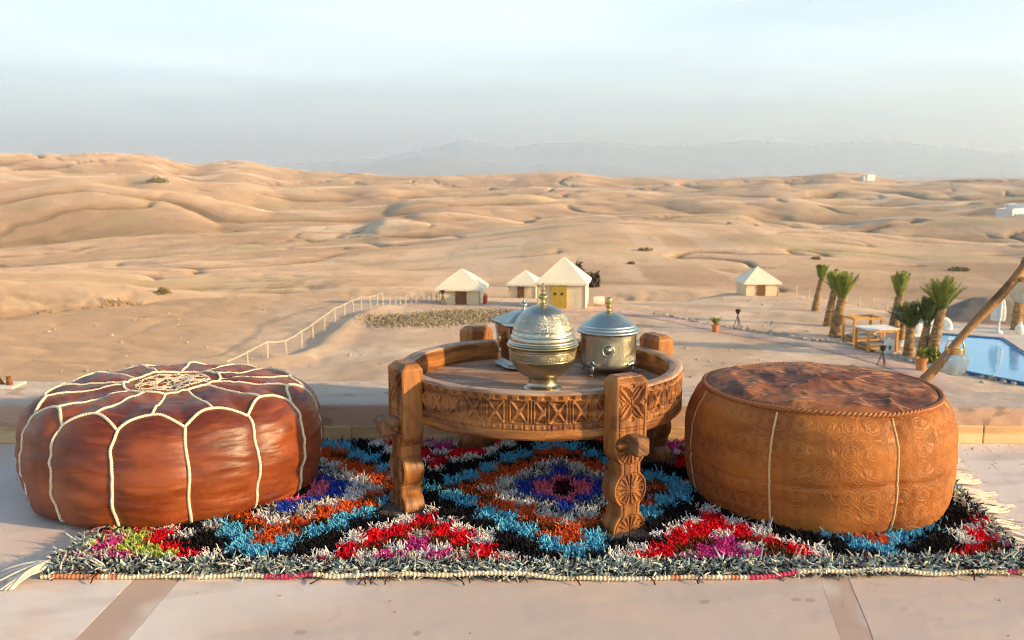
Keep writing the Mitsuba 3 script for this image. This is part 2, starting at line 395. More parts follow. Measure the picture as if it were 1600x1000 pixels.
def h_floor(p, n, uv):
    return M.fbm(p.x * 5, p.y * 9, 0.0, 3) * 1.6 + 0.22 * M.fbm(p.x * 60, p.y * 60, p.z * 60, 3)


scene['m_floor'] = bumped(h_floor, 0.0035, principled(M.proc(c_floor), 0.62, 0.35), 0.002)


def c_strip(p, n, uv):
    f = M.fbm(p.x * 14.0, p.y * 9.0, 1.0, 4)
    w = M.smoothstep(0.48, 0.64, M.fbm(p.x * 7.0 + 3, p.y * 5.0, 4.0, 3))
    return M.mix(M.mix((0.43, 0.295, 0.235), (0.53, 0.40, 0.335), f), (0.63, 0.545, 0.49), w * 0.85)


scene['m_strip'] = bumped(h_floor, 0.004, principled(M.proc(c_strip), 0.7, 0.3), 0.002)


def c_kerb(p, n, uv):
    top = M.smoothstep(0.55, 0.85, n.z)
    f = M.fbm(p.x * 6.0, p.y * 22.0, p.z * 18.0, 4)
    g = M.fbm(p.x * 24.0, p.y * 40.0, p.z * 40.0, 4)
    face = M.mix((0.47, 0.30, 0.215), (0.57, 0.385, 0.285), f)
    lid = M.mix((0.40, 0.315, 0.265), (0.54, 0.44, 0.37), f)               # dust and old lime on the top
    c = M.mix(face, lid, top)
    return M.mix(c, (0.27, 0.17, 0.12), M.smoothstep(0.60, 0.74, g) * 0.6)


def h_rough(p, n, uv):
    return M.fbm(p.x * 30, p.y * 40, p.z * 40, 4)


scene['m_kerb'] = bumped(h_rough, 0.006, principled(M.proc(c_kerb), 0.85, 0.2), 0.002)


def c_skirt(p, n, uv):
    f = M.fbm(p.x * 5.0, p.z * 60.0, p.y * 4.0, 4)
    k = M.cell_rand((p.x + 0.358) / 0.352, 3.0, 1.0)
    c = M.mix((0.55, 0.33, 0.16), (0.70, 0.50, 0.27), M.smoothstep(0.3, 0.7, f))
    c = M.mix(c, (0.46, 0.27, 0.16), M.smoothstep(0.5, 0.68, M.fbm(p.x * 9.0, p.z * 30.0, 8.0, 4)) * 0.65)
    return c * (0.85 + 0.3 * k)


scene['m_skirt'] = bumped(h_rough, 0.004, principled(M.proc(c_skirt), 0.75, 0.3), 0.002)

KY = 2.05                                                       # the kerb's front face
struct('terrace_floor', box(0, 0.15, -0.512, 7.2, 4.1, 1.0), 'm_kerb')
joints = [(-4, -4, -4, -4), (-1.60, -1.54, -1.565, -1.50), (-0.568, -0.498, -0.548, -0.478), (0.425, 0.467, 0.60, 0.642), (1.42, 1.48, 1.60, 1.66), (4, 4, 4, 4)]
Y0, Y1 = -1.9, KY + 0.01


def prism(poly, z0, z1, bevel=0.0):
    m = trimesh.creation.extrude_polygon(poly, z1 - z0, engine='earcut')
    m.apply_translation([0, 0, z0])
    return np.array(m.vertices), np.array(m.faces)


from shapely.geometry import Polygon


def edge(xa, xb, seed, n=60):
    ys = np.linspace(1.149 - 3.05, Y1, n)
    xs = xa + (xb - xa) * (ys - 1.149) / (Y1 - 1.149)
    xs = xs + 0.009 * (F2(ys * 9, ys * 0, 3, seed) - 0.5) + 0.003 * (N2(ys * 40, ys * 0, seed + 3) - 0.5)
    return np.stack([xs, ys], 1)


for i in range(len(joints) - 1):
    a, b = joints[i], joints[i + 1]
    left = edge(a[1], a[3], i) if abs(a[1]) < 3.9 else np.array([[-3.55, Y0], [-3.55, Y1]])
    right = edge(b[0], b[2], i + 20) if abs(b[0]) < 3.9 else np.array([[3.55, Y0], [3.55, Y1]])
    put('terrace_floor__slab', prism(Polygon(np.vstack([left, right[::-1]])), -0.0115, 0.0), 'm_floor')
    if abs(b[0]) < 3.9:
        l2, r2 = edge(b[0], b[2], i + 20) + [0.0006, 0], edge(b[1], b[3], i + 1) - [0.0006, 0]
        put('terrace_floor__strip', prism(Polygon(np.vstack([l2, r2[::-1]])), -0.0115, -0.0005), 'm_strip')


def kerb_mesh():
    xs = np.linspace(-3.5, 3.5, 900)
    back = np.interp(xs, [-3.5, 0, 1.15, 3.5], [2.275, 2.285, 2.205, 2.10])
    top = np.interp(xs, [-3.5, 0.3, 0.9, 3.5], [0.0885, 0.0885, 0.0805, 0.0775])
    rows = []
    chip = sst(0.60, 0.80, F2(xs * 7, xs * 0, 4, 4)) * 0.010 + 0.003 * (F2(xs * 20, xs * 0, 3, 2) - 0.4)
    for k in range(24):
        if k < 6:
            y, z = np.full_like(xs, KY), 0.0 + (top - 0.006) * k / 5
            y = y + 0.002 * (F2(xs * 9, xs * 0 + k * 0.6, 3, 7) - 0.5)
            if k == 5:
                z = z - chip
        elif k < 9:
            t = (k - 5) / 4
            y, z = KY + 0.007 * t + 0.4 * chip, top - 0.0055 * (1 - t) ** 2 - chip * 0.8 * (1 - t)
        elif k < 21:
            t = (k - 8) / 12
            y = KY + 0.008 + (back - KY - 0.010) * t
            z = top + 0.003 * math.sin(PI * t) + 0.004 * (F2(xs * 10, xs * 0 + t * 3, 4, 12) - 0.5)
        else:
            y, z = back + 0.004 * (F2(xs * 8, xs * 0, 3, 5) - 0.5), top - 0.01 - 0.5 * (k - 21)
        rows.append(np.stack([xs, y, z], 1))
    return grid(np.array(rows), flip=True)


low_wall = thing('low_parapet', 'low rough plastered parapet with a dusty top along the terrace edge behind the rug', 'wall')
put(low_wall + '__coping', kerb_mesh(), 'm_kerb', 40)
for i in range(-7, 7):
    x0 = -0.358 + 0.352 * i
    h = 0.0405 + 0.0016 * math.sin(i * 2.3)
    w = 0.352 - 0.0022
    m = box(x0 + 0.176, KY - 0.0025, h / 2, w, 0.006, h, bevel=0.0016)
    put(low_wall + '__skirting_tile', m, 'm_skirt')

# grit blown onto the floor
r3 = np.random.default_rng(3)
ms = []
peb = trimesh.creation.icosphere(0, 1.0)
for q in range(260):
    gx_, gy_ = r3.uniform(-1.3, 1.3), (r3.uniform(1.0, 2.04) if q % 2 else KY - abs(r3.normal(0, .05)) - .004)
    s_ = r3.uniform(.0006, .0022)
    ms.append((np.array(peb.vertices) * r3.uniform(.6, 1.2, 3) * s_ + [gx_, gy_, s_ * .4], np.array(peb.faces)))
scene['m_grit'] = principled((0.34, 0.24, 0.17), 0.9, 0.1)
struct('floor_grit', cat(ms), 'm_grit', False, kind='stuff')

# ================================================================ RUG
def rug_xy(s, t):
    """s 0..1 along the front edge, t 0..1 from the front edge to the back one."""
    xl, xr = -0.700 + 0.045 * t, 0.790 + 0.085 * t
    x = xl + (xr - xl) * s
    y = 1.338 + 0.69 * t + 0.006 * np.sin(7 * s + 1) * (1 - t) + 0.012 * (s - 0.5) * (1 - t)
    return x, y


PAL = dict(red=(.72, .008, .022), magenta=(.56, .05, .27), white=(.74, .72, .69), black=(.014, .012, .013), cyan=(.13, .48, .68), orange=(.66, .115, .026), brown=(.13, .045, .016),
           blue=(.03, .07, .46), pink=(.78, .17, .27), grey=(.38, .38, .38), dark=(.05, .055, .06), lime=(.46, .54, .13), sage=(.48, .54, .47), maroon=(.06, .008, .02), sand=(.56, .49, .42))


def rug_colour(x, y):
    """Yarn colour names by knot: bands round a row of lozenges, in steps of whole knots."""
    cw, ch = 0.0353, 0.0285
    ix, iy = np.floor((x + 0.151) / cw + 0.5), np.floor((y - 1.383) / ch)
    qx, qy = ix * cw - 0.151, 1.383 + (iy + 0.5) * ch
    dx = np.abs((qx - 0.094 + 0.245) % 0.49 - 0.245)
    m = dx / 0.245 + np.abs(qy - 1.712) / 0.318
    rnd = meshkit.noise(np.stack([ix * 7.13, iy * 3.71, ix * 0 + 0.5], -1), 4)
    par = (ix + iy) % 2
    out = np.full(x.shape, 'black', dtype=object)

    def band(a, b, *names):
        k = (m >= a) & (m < b)
        out[k] = np.array(names, dtype=object)[np.minimum((rnd[k] * len(names)).astype(int), len(names) - 1)]

    band(0, .12, 'black', 'maroon'); band(.12, .27, 'pink', 'pink', 'maroon'); band(.27, .40, 'blue', 'blue', 'pink')
    band(.40, .50, 'grey', 'dark', 'grey'); band(.50, .61, 'white', 'white', 'grey')
    k = (m >= .61) & (m < .88); out[k] = np.where(par[k] == 0, 'brown', 'orange'); k &= (m < .75) & (rnd < .75); out[k] = 'orange'
    band(.87, 1.06, 'cyan', 'cyan', 'cyan', 'cyan', 'cyan', 'sand'); band(1.06, 1.10, 'sand', 'black', 'cyan')
    band(1.10, 1.28, 'black'); k = (m >= 1.28) & (m < 1.42); out[k] = np.where((par[k] == 0) | (rnd[k] < .45), 'white', 'black')
    band(1.42, 1.58, 'red'); band(1.58, 1.69, 'brown', 'brown', 'red')
    band(1.69, 1.77, 'sand', 'white'); band(1.77, 1.96, 'magenta', 'magenta', 'magenta', 'white'); band(1.96, 3, 'white', 'sand', 'magenta')
    k = (x < -0.52) & (m > 1.57) & (m < 1.78); out[k] = np.where(rnd[k] < .6, 'lime', 'sand')
    return out


def strands(base, tip_dir, length, r, colour, droop):
    """Short curved yarn ends as thin three-sided tubes: base (n, 3), unit tip_dir (n, 3)."""
    n = len(base)
    side = rng.normal(size=(n, 3)); side[:, 2] *= 0.3
    side -= (side * tip_dir).sum(1, keepdims=True) * tip_dir
    side /= np.linalg.norm(side, axis=1, keepdims=True)
    b = np.cross(tip_dir, side)
    mid = base + tip_dir * (length * 0.55)[:, None] + side * (length * 0.26)[:, None]
    lean = rng.normal(size=(n, 3)) * 0.5 + [0, 0, -0.25]
    tip = mid + (tip_dir * 0.75 + lean * droop[:, None]) * (length * 0.5)[:, None]
    V = np.zeros((n, 3, 3, 3))
    for j, (c, w) in enumerate(((base, 0.95), (mid, 1.12), (tip, 0.62))):
        for k in range(3):
            g = 2 * PI * k / 3 + 0.5 * j
            V[:, j, k] = c + (side * math.cos(g) + b * math.sin(g)) * (r * w)[:, None]
    fs = []
    for j in range(2):
        for k in range(3):
            a, c_, d, e = j * 3 + k, j * 3 + (k + 1) % 3, (j + 1) * 3 + (k + 1) % 3, (j + 1) * 3 + k
            fs += [[a, c_, d], [a, d, e]]
    F = (np.arange(n) * 9)[:, None, None] + np.array(fs)[None]
    shade = np.repeat(colour, 9, axis=0)
    return V.reshape(-1, 3), F.reshape(-1, 3), shade


scene['m_yarn'] = principled({'type': 'mesh_attribute', 'name': 'vertex_color'}, 0.85, 0.15, sheen=0.6, sheen_tint=0.6)


def c_cotton(p, n, uv):
    return M.mix((0.50, 0.40, 0.27), (0.70, 0.60, 0.46), M.fbm(p.x * 90, p.y * 90, p.z * 90, 3))


scene['m_cotton'] = principled(M.proc(c_cotton), 0.9, 0.1, sheen=0.4)
LP, RP = (-0.643, 1.757, 0.277, 0.268), (0.566, 1.702, 0.238, 0.238)     # poufs: x, y, radii
TC = (0.055, 1.780)                                                       # table centre


def rug():
    t_ = thing('shaggy_rug', 'multicoloured shaggy rug with lozenge bands spread over the terrace floor under the table', 'rug')
    n_s, n_t = 255, 118
    s, t = np.meshgrid((np.arange(n_s) + .5) / n_s, (np.arange(n_t) + .5) / n_t, indexing='ij')
    s = (s + rng.uniform(-.5, .5, s.shape) / n_s).ravel(); t = (t + rng.uniform(-.5, .5, t.shape) / n_t).ravel()
    keep = t > 0.030
    s, t = np.repeat(s[keep], 3), np.repeat(t[keep], 3)
    x, y = rug_xy(s, t)
    x = x + rng.normal(0, .0012, x.shape); y = y + rng.normal(0, .0012, x.shape)

    def under(c, f):
        return ((x - c[0]) / c[2]) ** 2 + ((y - c[1]) / c[3]) ** 2 < f
    k = ~(under(LP, .86) | under(RP, .88))
    for a in (28, -59, 121, -152):                                # pile pressed flat under and just before the legs
        a = math.radians(a)
        k &= ~((np.abs(x - TC[0] - .285 * math.sin(a)) < .042) & (np.abs(y - TC[1] + .285 * math.cos(a) + .020) < .044))
    s, t, x, y = s[k], t[k], x[k], y[k]
    n = len(x)
    nm = rug_colour(x + rng.normal(0, .0032, n), y + rng.normal(0, .0028, n))
    col = np.zeros((n, 3))
    for name, c in PAL.items():
        col[nm == name] = c
    mixed = np.isin(nm, ['grey', 'dark'])
    col[mixed] = np.array([PAL['grey'], PAL['dark'], PAL['sand'], PAL['white']])[rng.choice(4, mixed.sum(), p=[.4, .3, .15, .15])]
    col *= np.exp(rng.normal(0, .16, (n, 1))) * np.exp(rng.normal(0, .04, (n, 3)))
    col = np.clip(col, 0.004, 0.8)
    # tufts lean this way and that, knot by knot
    gx, gy = N2(x * 45, y * 45, 61) - .5, N2(x * 45, y * 45, 62) - .5
    d = np.stack([gx * 1.3 + rng.normal(0, .42, n), gy * 1.3 - .15 + rng.normal(0, .42, n), np.full(n, 1.0)], 1)
    d /= np.linalg.norm(d, axis=1, keepdims=True)
    hgt = .011 + .006 * N2(x * 30, y * 30, 63)
    v, f, c = strands(np.stack([x, y, np.full(n, .004)], 1), d, hgt * rng.uniform(.8, 1.2, n), rng.uniform(.0012, .0018, n), col, rng.uniform(.4, 1.2, n))
    put(t_ + '__pile', (v, f), 'm_yarn', True, color=c)
    labels['shaggy_rug__pile'] = {'kind': 'stuff'}
    # the border of looser grey green loops along the front and the ends
    nb = 13000
    s = np.r_[rng.uniform(0, 1, nb), rng.uniform(-.004, .022, 1500), rng.uniform(.985, 1.0, 900)]
    t = np.r_[rng.uniform(.004, .037, nb), rng.uniform(0, .95, 1500), rng.uniform(0, .95, 900)]
    x, y = rug_xy(s, t)
    k = ~(under(LP, .86) | under(RP, .88)); x, y = x[k], y[k]
    n = len(x)
    pick = np.array([PAL['sage'], PAL['dark'], PAL['black'], (.26, .31, .30), PAL['sand'], (.07, .03, .035), (.55, .58, .50), (.10, .17, .22)])
    w = np.array([.31, .13, .10, .15, .13, .04, .12, .02])
    col = pick[rng.choice(8, n, p=w)] * np.exp(rng.normal(0, .25, (n, 1)))
    d = np.stack([rng.normal(0, .9, n), rng.normal(-.1, .9, n), rng.uniform(.15, .8, n)], 1)
    d /= np.linalg.norm(d, axis=1, keepdims=True)
    v, f, c = strands(np.stack([x, y, rng.uniform(.004, .016, n)], 1), d, rng.uniform(.010, .017, n), rng.uniform(.0013, .0020, n), col, rng.uniform(.8, 1.8, n))
    put(t_ + '__border_loops', (v, f), 'm_yarn', True, color=c)
    labels['shaggy_rug__border_loops'] = {'kind': 'stuff', 'label': 'loose grey green border of the rug'}
    # woven backing
    ss, tt = np.linspace(0, 1, 160), np.linspace(0, 1, 24)
    S, T_ = np.meshgrid(ss, tt, indexing='ij')
    X, Y = rug_xy(S, T_)
    up = np.stack([X, Y, np.full_like(X, .0052)], -1)
    v, f = grid(up)
    put(t_ + '__backing', (v, f), 'm_backing', True)
    # whipped edge along the front
    m = 1500
    s = np.linspace(-.001, 1.001, m)
    x, y = rug_xy(s, s * 0 - .004)
    z = .0046 + .008 * sst(.42, .75, F2(s * 13, s * 0, 3, 3)) + .0006 * np.sin(s * 60)
    y = y - .010 * (F2(s * 16, s * 0, 4, 8) - .3)
    r = .0034 * (1 + .12 * F2(s * 60, s * 0, 2, 4)) * (1 + .16 * np.sin(np.arange(m) * 2 * PI / 6))
    v, f = tube(np.stack([x, y, z], 1), r, 6, caps=False)
    seg = np.floor(s * 46 + .8 * np.sin(s * 90)).astype(int)
    cols = np.array([(.66, .55, .38), (.68, .58, .44), (.62, .52, .36), (.50, .06, .13), (.66, .56, .40), (.66, .55, .38), (.64, .56, .42), (.62, .5, .36), (.52, .22, .12), (.60, .55, .45)])
    ci = cols[(np.random.default_rng(5).integers(0, 10, 60))[seg % 60]] * np.exp(.12 * np.sin(np.arange(m) * 1.9))[:, None]
    put(t_ + '__edge_binding', (v, f), 'm_yarn', True, color=np.clip(np.repeat(ci, 6, 0), 0, .9))
    # stray ends hanging over the front edge
    for q in (.06, .285, .322, .33, .33, .352, .41, .535, .60, .66, .93):
        x, y = rug_xy(np.array([q]), np.array([-.002]))
        a = rng.uniform(-.6, .6)
        pts = [(x[0] + a * .01 * k + .003 * math.sin(k * 1.3 + q * 40), y[0] - .006 * k, .012 - .0022 * k) for k in range(5)]
        put(t_ + '__stray_yarn', tube(pts, .0011, 5), 'm_dark_yarn', True)
    # fringe: each bundle of warp ends its own part
    for k, tt in enumerate(np.linspace(.02, .985, 27)):
        ms = []
        x0, y0 = rug_xy(np.array([.995]), np.array([tt])); x0, y0 = x0[0], y0[0]
        L = rng.uniform(.060, .085); bend = rng.normal(.05, .22)
        for q in range(4):
            a = bend + rng.normal(0, .07); ph = rng.uniform(0, 6)
            u = np.linspace(0, 1, 9)
            px = x0 + u * L * rng.uniform(.85, 1.05)
            py = y0 + a * L * u ** 1.5 + .0035 * (q - 1.5) * (.25 + u) + .004 * np.sin(5 * u + ph) * u
            pz = .0075 + .007 * np.sin(PI * np.minimum(u * 1.3, 1)) * (1 - u) + .0016 * (q % 2) - .0042 * u
            ms.append(tube(np.stack([px, py, pz], 1), .0023 * (1 - .3 * u) * (1 + .16 * np.sin(u * 50 + ph)), 5))
        put(t_ + '__fringe', cat(ms), 'm_fringe', True)
    ms = []
    x0, y0 = rug_xy(np.array([0.0]), np.array([.01])); x0, y0 = x0[0], y0[0]
    for q in range(17):
        u = np.linspace(0, 1, 9)
        a = rng.normal(0, .30); L = rng.uniform(.05, .082)
        dirx, diry = math.cos(PI + .75 + a), math.sin(PI + .75 + a) * .9
        px = x0 + .006 + dirx * L * u + .004 * np.sin(4 * u + q) * u
        py = y0 + .004 + diry * L * u
        pz = .014 + .006 * np.sin(PI * u) - .0115 * u + .0006 * q * (1 - u)
        ms.append(tube(np.stack([px, py, pz], 1), .0017 * (1 - .25 * u), 5))
    k = put(t_ + '__tassel', cat(ms), 'm_fringe', True)
    labels[k] = {'label': 'cream corner tassel'}


def c_fringe(p, n, uv):
    return M.mix((0.55, 0.49, 0.40), (0.78, 0.73, 0.65), M.fbm(p.x * 140, p.y * 140, p.z * 140, 3))


scene['m_fringe'] = principled(M.proc(c_fringe), 0.9, 0.1, sheen=0.4)
scene['m_backing'] = principled((0.10, 0.085, 0.075), 0.95, 0.1)
scene['m_dark_yarn'] = principled((0.05, 0.02, 0.02), 0.9, 0.1)
rug()

# ================================================================ POUFS
def c_leather(p, n, uv):
    f = M.fbm(p.x * 9.0, p.y * 9.0, p.z * 16.0, 4)
    s = M.fbm(uv.x * 16.0, uv.y * 95.0, 1.0, 4)
    k = M.cell_rand(uv.x / 0.123 + 0.001, 5.0, 2.0)
    c = M.mix((0.105, 0.019, 0.006), (0.245, 0.055, 0.012), M.smoothstep(0.28, 0.70, f))
    c = M.mix(c, (0.28, 0.072, 0.018), M.smoothstep(0.54, 0.82, s) * 0.55)
    c = M.mix(c, (0.09, 0.018, 0.010), M.smoothstep(0.56, 0.80, M.fbm(p.x * 22.0 + 9, p.y * 22.0, p.z * 40.0, 4)) * 0.55)
    return c * (0.86 + 0.28 * k)


def h_leather(p, n, uv):
    return M.fbm(uv.x * 14, uv.y * 90, 0.0, 3) + 0.12 * M.fbm(p.x * 350, p.y * 350, p.z * 350, 2)


scene['m_leather'] = bumped(h_leather, 0.0022, principled(M.proc(c_leather), 0.44, 0.5, clearcoat=0.05, clearcoat_gloss=0.6), 0.0012)


def c_stitch(p, n, uv):
    return M.mix((0.66, 0.55, 0.38), (0.84, 0.75, 0.58), M.fbm(p.x * 260, p.y * 260, p.z * 260, 2))


scene['m_stitch'] = principled(M.proc(c_stitch), 0.75, 0.2)


class Pouf:
    """A round cushion: profile (r, z) along t 0..1 from the bottom edge to the centre of the top."""

    def __init__(self, c, prof, nseam, seam0, wob, seed):
        self.cx, self.cy, self.rx, self.ry = c
        p = smooth_prof(prof, 400)
        s = np.r_[0, np.cumsum(np.linalg.norm(np.diff(p, axis=0), axis=1))]
        self.s, self.p = s / s[-1], p
        self.len = s[-1]
        self.n, self.th0, self.wob, self.seed = nseam, seam0, wob, seed
        f = np.array([-self.cx, -self.cy]); self.f = f / np.linalg.norm(f)
        self.right = np.array([-self.f[1], self.f[0]])
        self.R = prof_max = p[:, 0].max()

    def t_of(self, r=None, z=None, top=True):
        k = np.argmax(self.p[:, 0])
        if r is not None:
            return float(np.interp(-r, -self.p[k:, 0], self.s[k:]))
        return float(np.interp(z, self.p[:k + 60, 1], self.s[:k + 60]))

    def at(self, th, t, out=0.0):
        th, t = np.broadcast_arrays(np.asarray(th, float), np.asarray(t, float))
        r, z = np.interp(t, self.s, self.p[:, 0]), np.interp(t, self.s, self.p[:, 1])
        e = 0.004
        dr_, dz_ = np.interp(t + e, self.s, self.p[:, 0]) - np.interp(t - e, self.s, self.p[:, 0]), np.interp(t + e, self.s, self.p[:, 1]) - np.interp(t - e, self.s, self.p[:, 1])
        L = np.hypot(dr_, dz_) + 1e-9
        nr, nz = dz_ / L, -dr_ / L                                # outward normal of the profile
        o = out + self.wob(self, th, t, r, z)
        r, z = r + nr * o, z + nz * o
        ct, st = np.cos(th), np.sin(th)
        X = self.cx + (ct * self.f[0] + st * self.right[0]) * r * self.rx / self.R
        Y = self.cy + (ct * self.f[1] + st * self.right[1]) * r * self.ry / self.R
        return np.stack([X, Y, np.maximum(z, 0.003)], -1)

    def uv(self, th, t):
        return np.stack([np.broadcast_to(th, np.shape(t)) * self.R, np.asarray(t) * self.len], -1)

    def patch(self, TH, TT, key, bsdf, local=None):
        TH, TT = np.broadcast_arrays(TH, TT)
        P = self.at(TH, TT)
        v, f = grid(P)
        uv = self.uv(TH if local is None else local, TT).reshape(-1, 2)
        return put(key, (v, f), bsdf, True, uv=uv)


def beads(P, r, pitch, sides=6, amp=0.15):
    """A whipped cord along the points P: a tube with a bead per stitch."""
    P = np.asarray(P, float)
    s = np.r_[0, np.cumsum(np.linalg.norm(np.diff(P, axis=0), axis=1))]
    n = max(8, int(s[-1] / pitch * 4))
    q = np.linspace(0, s[-1], n)
    pts = np.stack([np.interp(q, s, P[:, k]) for k in range(3)], 1)
    return tube(pts, r * (1 + amp * np.sin(np.arange(n) * PI / 2 + 0.4)), sides)


def wob_left(self, th, t, r, z):
    u = (th - self.th0) * self.n / (2 * PI)
    seam = np.abs((u + .5) % 1 - .5) * 2                          # 0 at a seam, 1 in the middle of a panel
    mid = 1 - seam
    side, top = 1 - sst(.50, .66, t), sst(.50, .66, t)
    c, s = np.cos(th), np.sin(th)
    fold = meshkit.fbm(np.stack([c * 2.6 + 5, s * 2.6, z * 34], -1), 3, self.seed)
    lump = meshkit.fbm(np.stack([c * 1.6, s * 1.6, z * 5], -1), 3, self.seed + 2)
    sharp = 1 - np.abs(2 * meshkit.fbm(np.stack([c * 2.2 + z * 6, s * 2.2 + 9, z * 22 + 3], -1), 3, self.seed + 3) - 1)
    o = side * (-.0075 * (1 - seam) ** 2.5 + .010 * (fold - .5) + .006 * (sharp - .75)) + .016 * (lump - .5)
    x, y = r * c, r * s
    wr = meshkit.fbm(np.stack([x * 16 + 4, y * 30, x * 0], -1), 4, self.seed + 5)
    o = o + top * sst(0, .05, r) * (-.0045 * (1 - mid) ** 3 * sst(.05, .12, r) + .013 * (wr - .5))
    return o


leather = thing('leather_pouf', 'round glossy red brown leather pouf with cream whipped seams, left of the carved table', 'pouf')
PL = Pouf(LP, [(.240, .003), (.259, .012), (.271, .05), (.277, .095), (.272, .14), (.256, .175), (.228, .194), (.185, .2025), (.11, .206), (.0, .2035)], 14, math.radians(2.7), wob_left, 31)
t_node, t_apex, t_ring, t_low = PL.t_of(r=.247), PL.t_of(r=.219), PL.t_of(r=.088), 0.0
sp = 2 * PI / 14


def scallop(u):
    """t of the arched top edge of a side panel, u 0..1 across it."""
    return t_node + (t_apex - t_node) * np.sin(PI * u) ** 0.95


for k in range(14):
    u = np.linspace(0, 1, 30)[:, None]; w = np.linspace(0, 1, 64)[None, :]
    th = PL.th0 + (k + u) * sp
    PL.patch(th + 0 * w, t_low + (scallop(u) - t_low) * w, leather + '__side_panel', 'm_leather')
for k in range(14):
    u = np.linspace(0, 1, 30)[:, None]; w = np.linspace(0, 1, 36)[None, :]
    uu = (u + .5) % 1
    th = PL.th0 + (k + .5 + u) * sp
    tb = scallop(uu)
    PL.patch(th + 0 * w, tb + (t_ring - tb) * w, leather + '__top_petal', 'm_leather')
th = np.linspace(0, 2 * PI, 85)[:, None]; w = np.linspace(0, 1, 24)[None, :]
PL.patch(th + 0 * w, t_ring + (1 - t_ring) * w, leather + '__top_medallion', 'm_leather')
for k in range(14):
    t = np.linspace(t_low, t_node, 60)
    put(leather + '__seam_cord', beads(PL.at(PL.th0 + k * sp + 0.006 * np.sin(t * 30 + k), t, .0012), .0027, .0048), 'm_stitch', True)
for k in range(14):
    u = np.linspace(0, 1, 60)
    put(leather + '__scallop_cord', beads(PL.at(PL.th0 + (k + u) * sp, scallop(u), .0012), .0027, .0048), 'm_stitch', True)
for k in range(14):
    t = np.linspace(t_apex, t_ring, 40)
    put(leather + '__spoke_cord', beads(PL.at(PL.th0 + (k + .5) * sp, t, .0012), .0024, .0048), 'm_stitch', True)
put(leather + '__ring_cord', beads(PL.at(np.linspace(0, 2 * PI, 240), t_ring, .0012), .0026, .0048), 'm_stitch', True)
ms = []
for rad, step, n in ((.066, 5, 14), (.046, 4, 14), (.026, 3, 7), (.075, 2, 28)):
    for k in range(n):
        a, b = 2 * PI * k / n, 2 * PI * (k + step) / n
        q = np.linspace(.06, .94, 9)
        x = rad * (math.cos(a) + (math.cos(b) - math.cos(a)) * q); y = rad * (math.sin(a) + (math.sin(b) - math.sin(a)) * q)
        if rad > .07:
            f_ = 1 - .10 * np.sin(PI * q); x, y = x * f_ * .93, y * f_ * .93
        rr = np.maximum(np.hypot(x, y), .001)
        tt = np.array([PL.t_of(r=v) for v in rr])
        ms.append(tube(PL.at(np.arctan2(y, x), tt, .0010), .00095, 5))
k = put(leather + '__embroidery', cat(ms), 'm_stitch', True)
labels[k] = {'kind': 'stuff', 'label': 'cream lattice embroidery in the middle of the top'}


# ---- the tan pouf
def tooling(u, v):
    """Height of the tooled pattern: mirrored scrolls in lozenge frames. u, v in metres from the panel's centre line and from below."""
    x = dr.abs(u)
    y = dr.abs(v / 0.074 - dr.floor(v / 0.074) - 0.5) * 0.074
    lx, ly = x / 0.040, y / 0.037
    loz = dr.abs(lx - dr.floor(lx + 0.5)) + dr.abs(ly - 0.5)
    l1 = M.smoothstep(0.045, 0.02, dr.abs(loz - 0.42)) + M.smoothstep(0.04, 0.018, dr.abs(loz - 0.28)) + M.smoothstep(0.04, 0.018, dr.abs(loz - 0.58))
    rr = dr.sqrt(dr.square(lx - dr.floor(lx) - 0.5) + dr.square(ly - 0.55))
    l2 = M.smoothstep(0.05, 0.02, dr.abs(rr - 0.33)) + M.smoothstep(0.05, 0.02, dr.abs(rr - 0.19))
    n = M.fbm(x * 80.0 + 3.0, y * 80.0, 0.0, 2) * 7.0
    l3 = M.smoothstep(0.26, 0.10, dr.abs(n - dr.floor(n) - 0.5))
    return dr.clip(l1 + l2 + 0.75 * l3, 0, 1.2)


def c_tan(p, n, uv):
    f = M.fbm(p.x * 8.0, p.y * 8.0, p.z * 10.0, 4)
    g = M.fbm(p.x * 26.0, p.y * 26.0, p.z * 30.0, 4)
    c = M.mix((0.25, 0.058, 0.008), (0.45, 0.138, 0.018), M.smoothstep(0.30, 0.68, f))
    c = M.mix(c, (0.20, 0.06, 0.016), M.smoothstep(0.54, 0.76, g) * 0.5)
    return M.mix(c, (0.52, 0.24, 0.07), tooling(uv.x, uv.y) * 0.30)


def h_tan(p, n, uv):
    return tooling(uv.x, uv.y) + 0.5 * M.fbm(p.x * 120, p.y * 120, p.z * 120, 3)


scene['m_tan'] = bumped(h_tan, 0.0015, principled(M.proc(c_tan), 0.50, 0.4), 0.0006)


def c_cover(p, n, uv):
    f = M.fbm(p.x * 16.0, p.y * 26.0, 2.0, 4)
    k = dr.abs(M.fbm(p.x * 13.0 + 3, p.y * 20.0, 0.0, 4) - 0.5)
    c = M.mix((0.10, 0.030, 0.016), (0.20, 0.062, 0.026), f)
    c = M.mix(c, (0.37, 0.135, 0.045), M.smoothstep(0.40, 0.56, M.fbm(p.x * 8.0 + 9, p.y * 11.0, 7.0, 4)) * 0.62)
    c = M.mix(c, (0.46, 0.20, 0.075), M.smoothstep(0.035, 0.004, k) * 0.8)
    d = M.fbm(p.x * 30.0, p.y * 12.0, 9.0, 3)
    return M.mix(c, (0.045, 0.016, 0.014), M.smoothstep(0.62, 0.74, d) * 0.7)


def h_cover(p, n, uv):
    return M.fbm(p.x * 60, p.y * 75, 1.0, 4) + 0.5 * (1 - 2 * dr.abs(M.fbm(p.x * 24.0, p.y * 30.0, 3.0, 3) - 0.5))


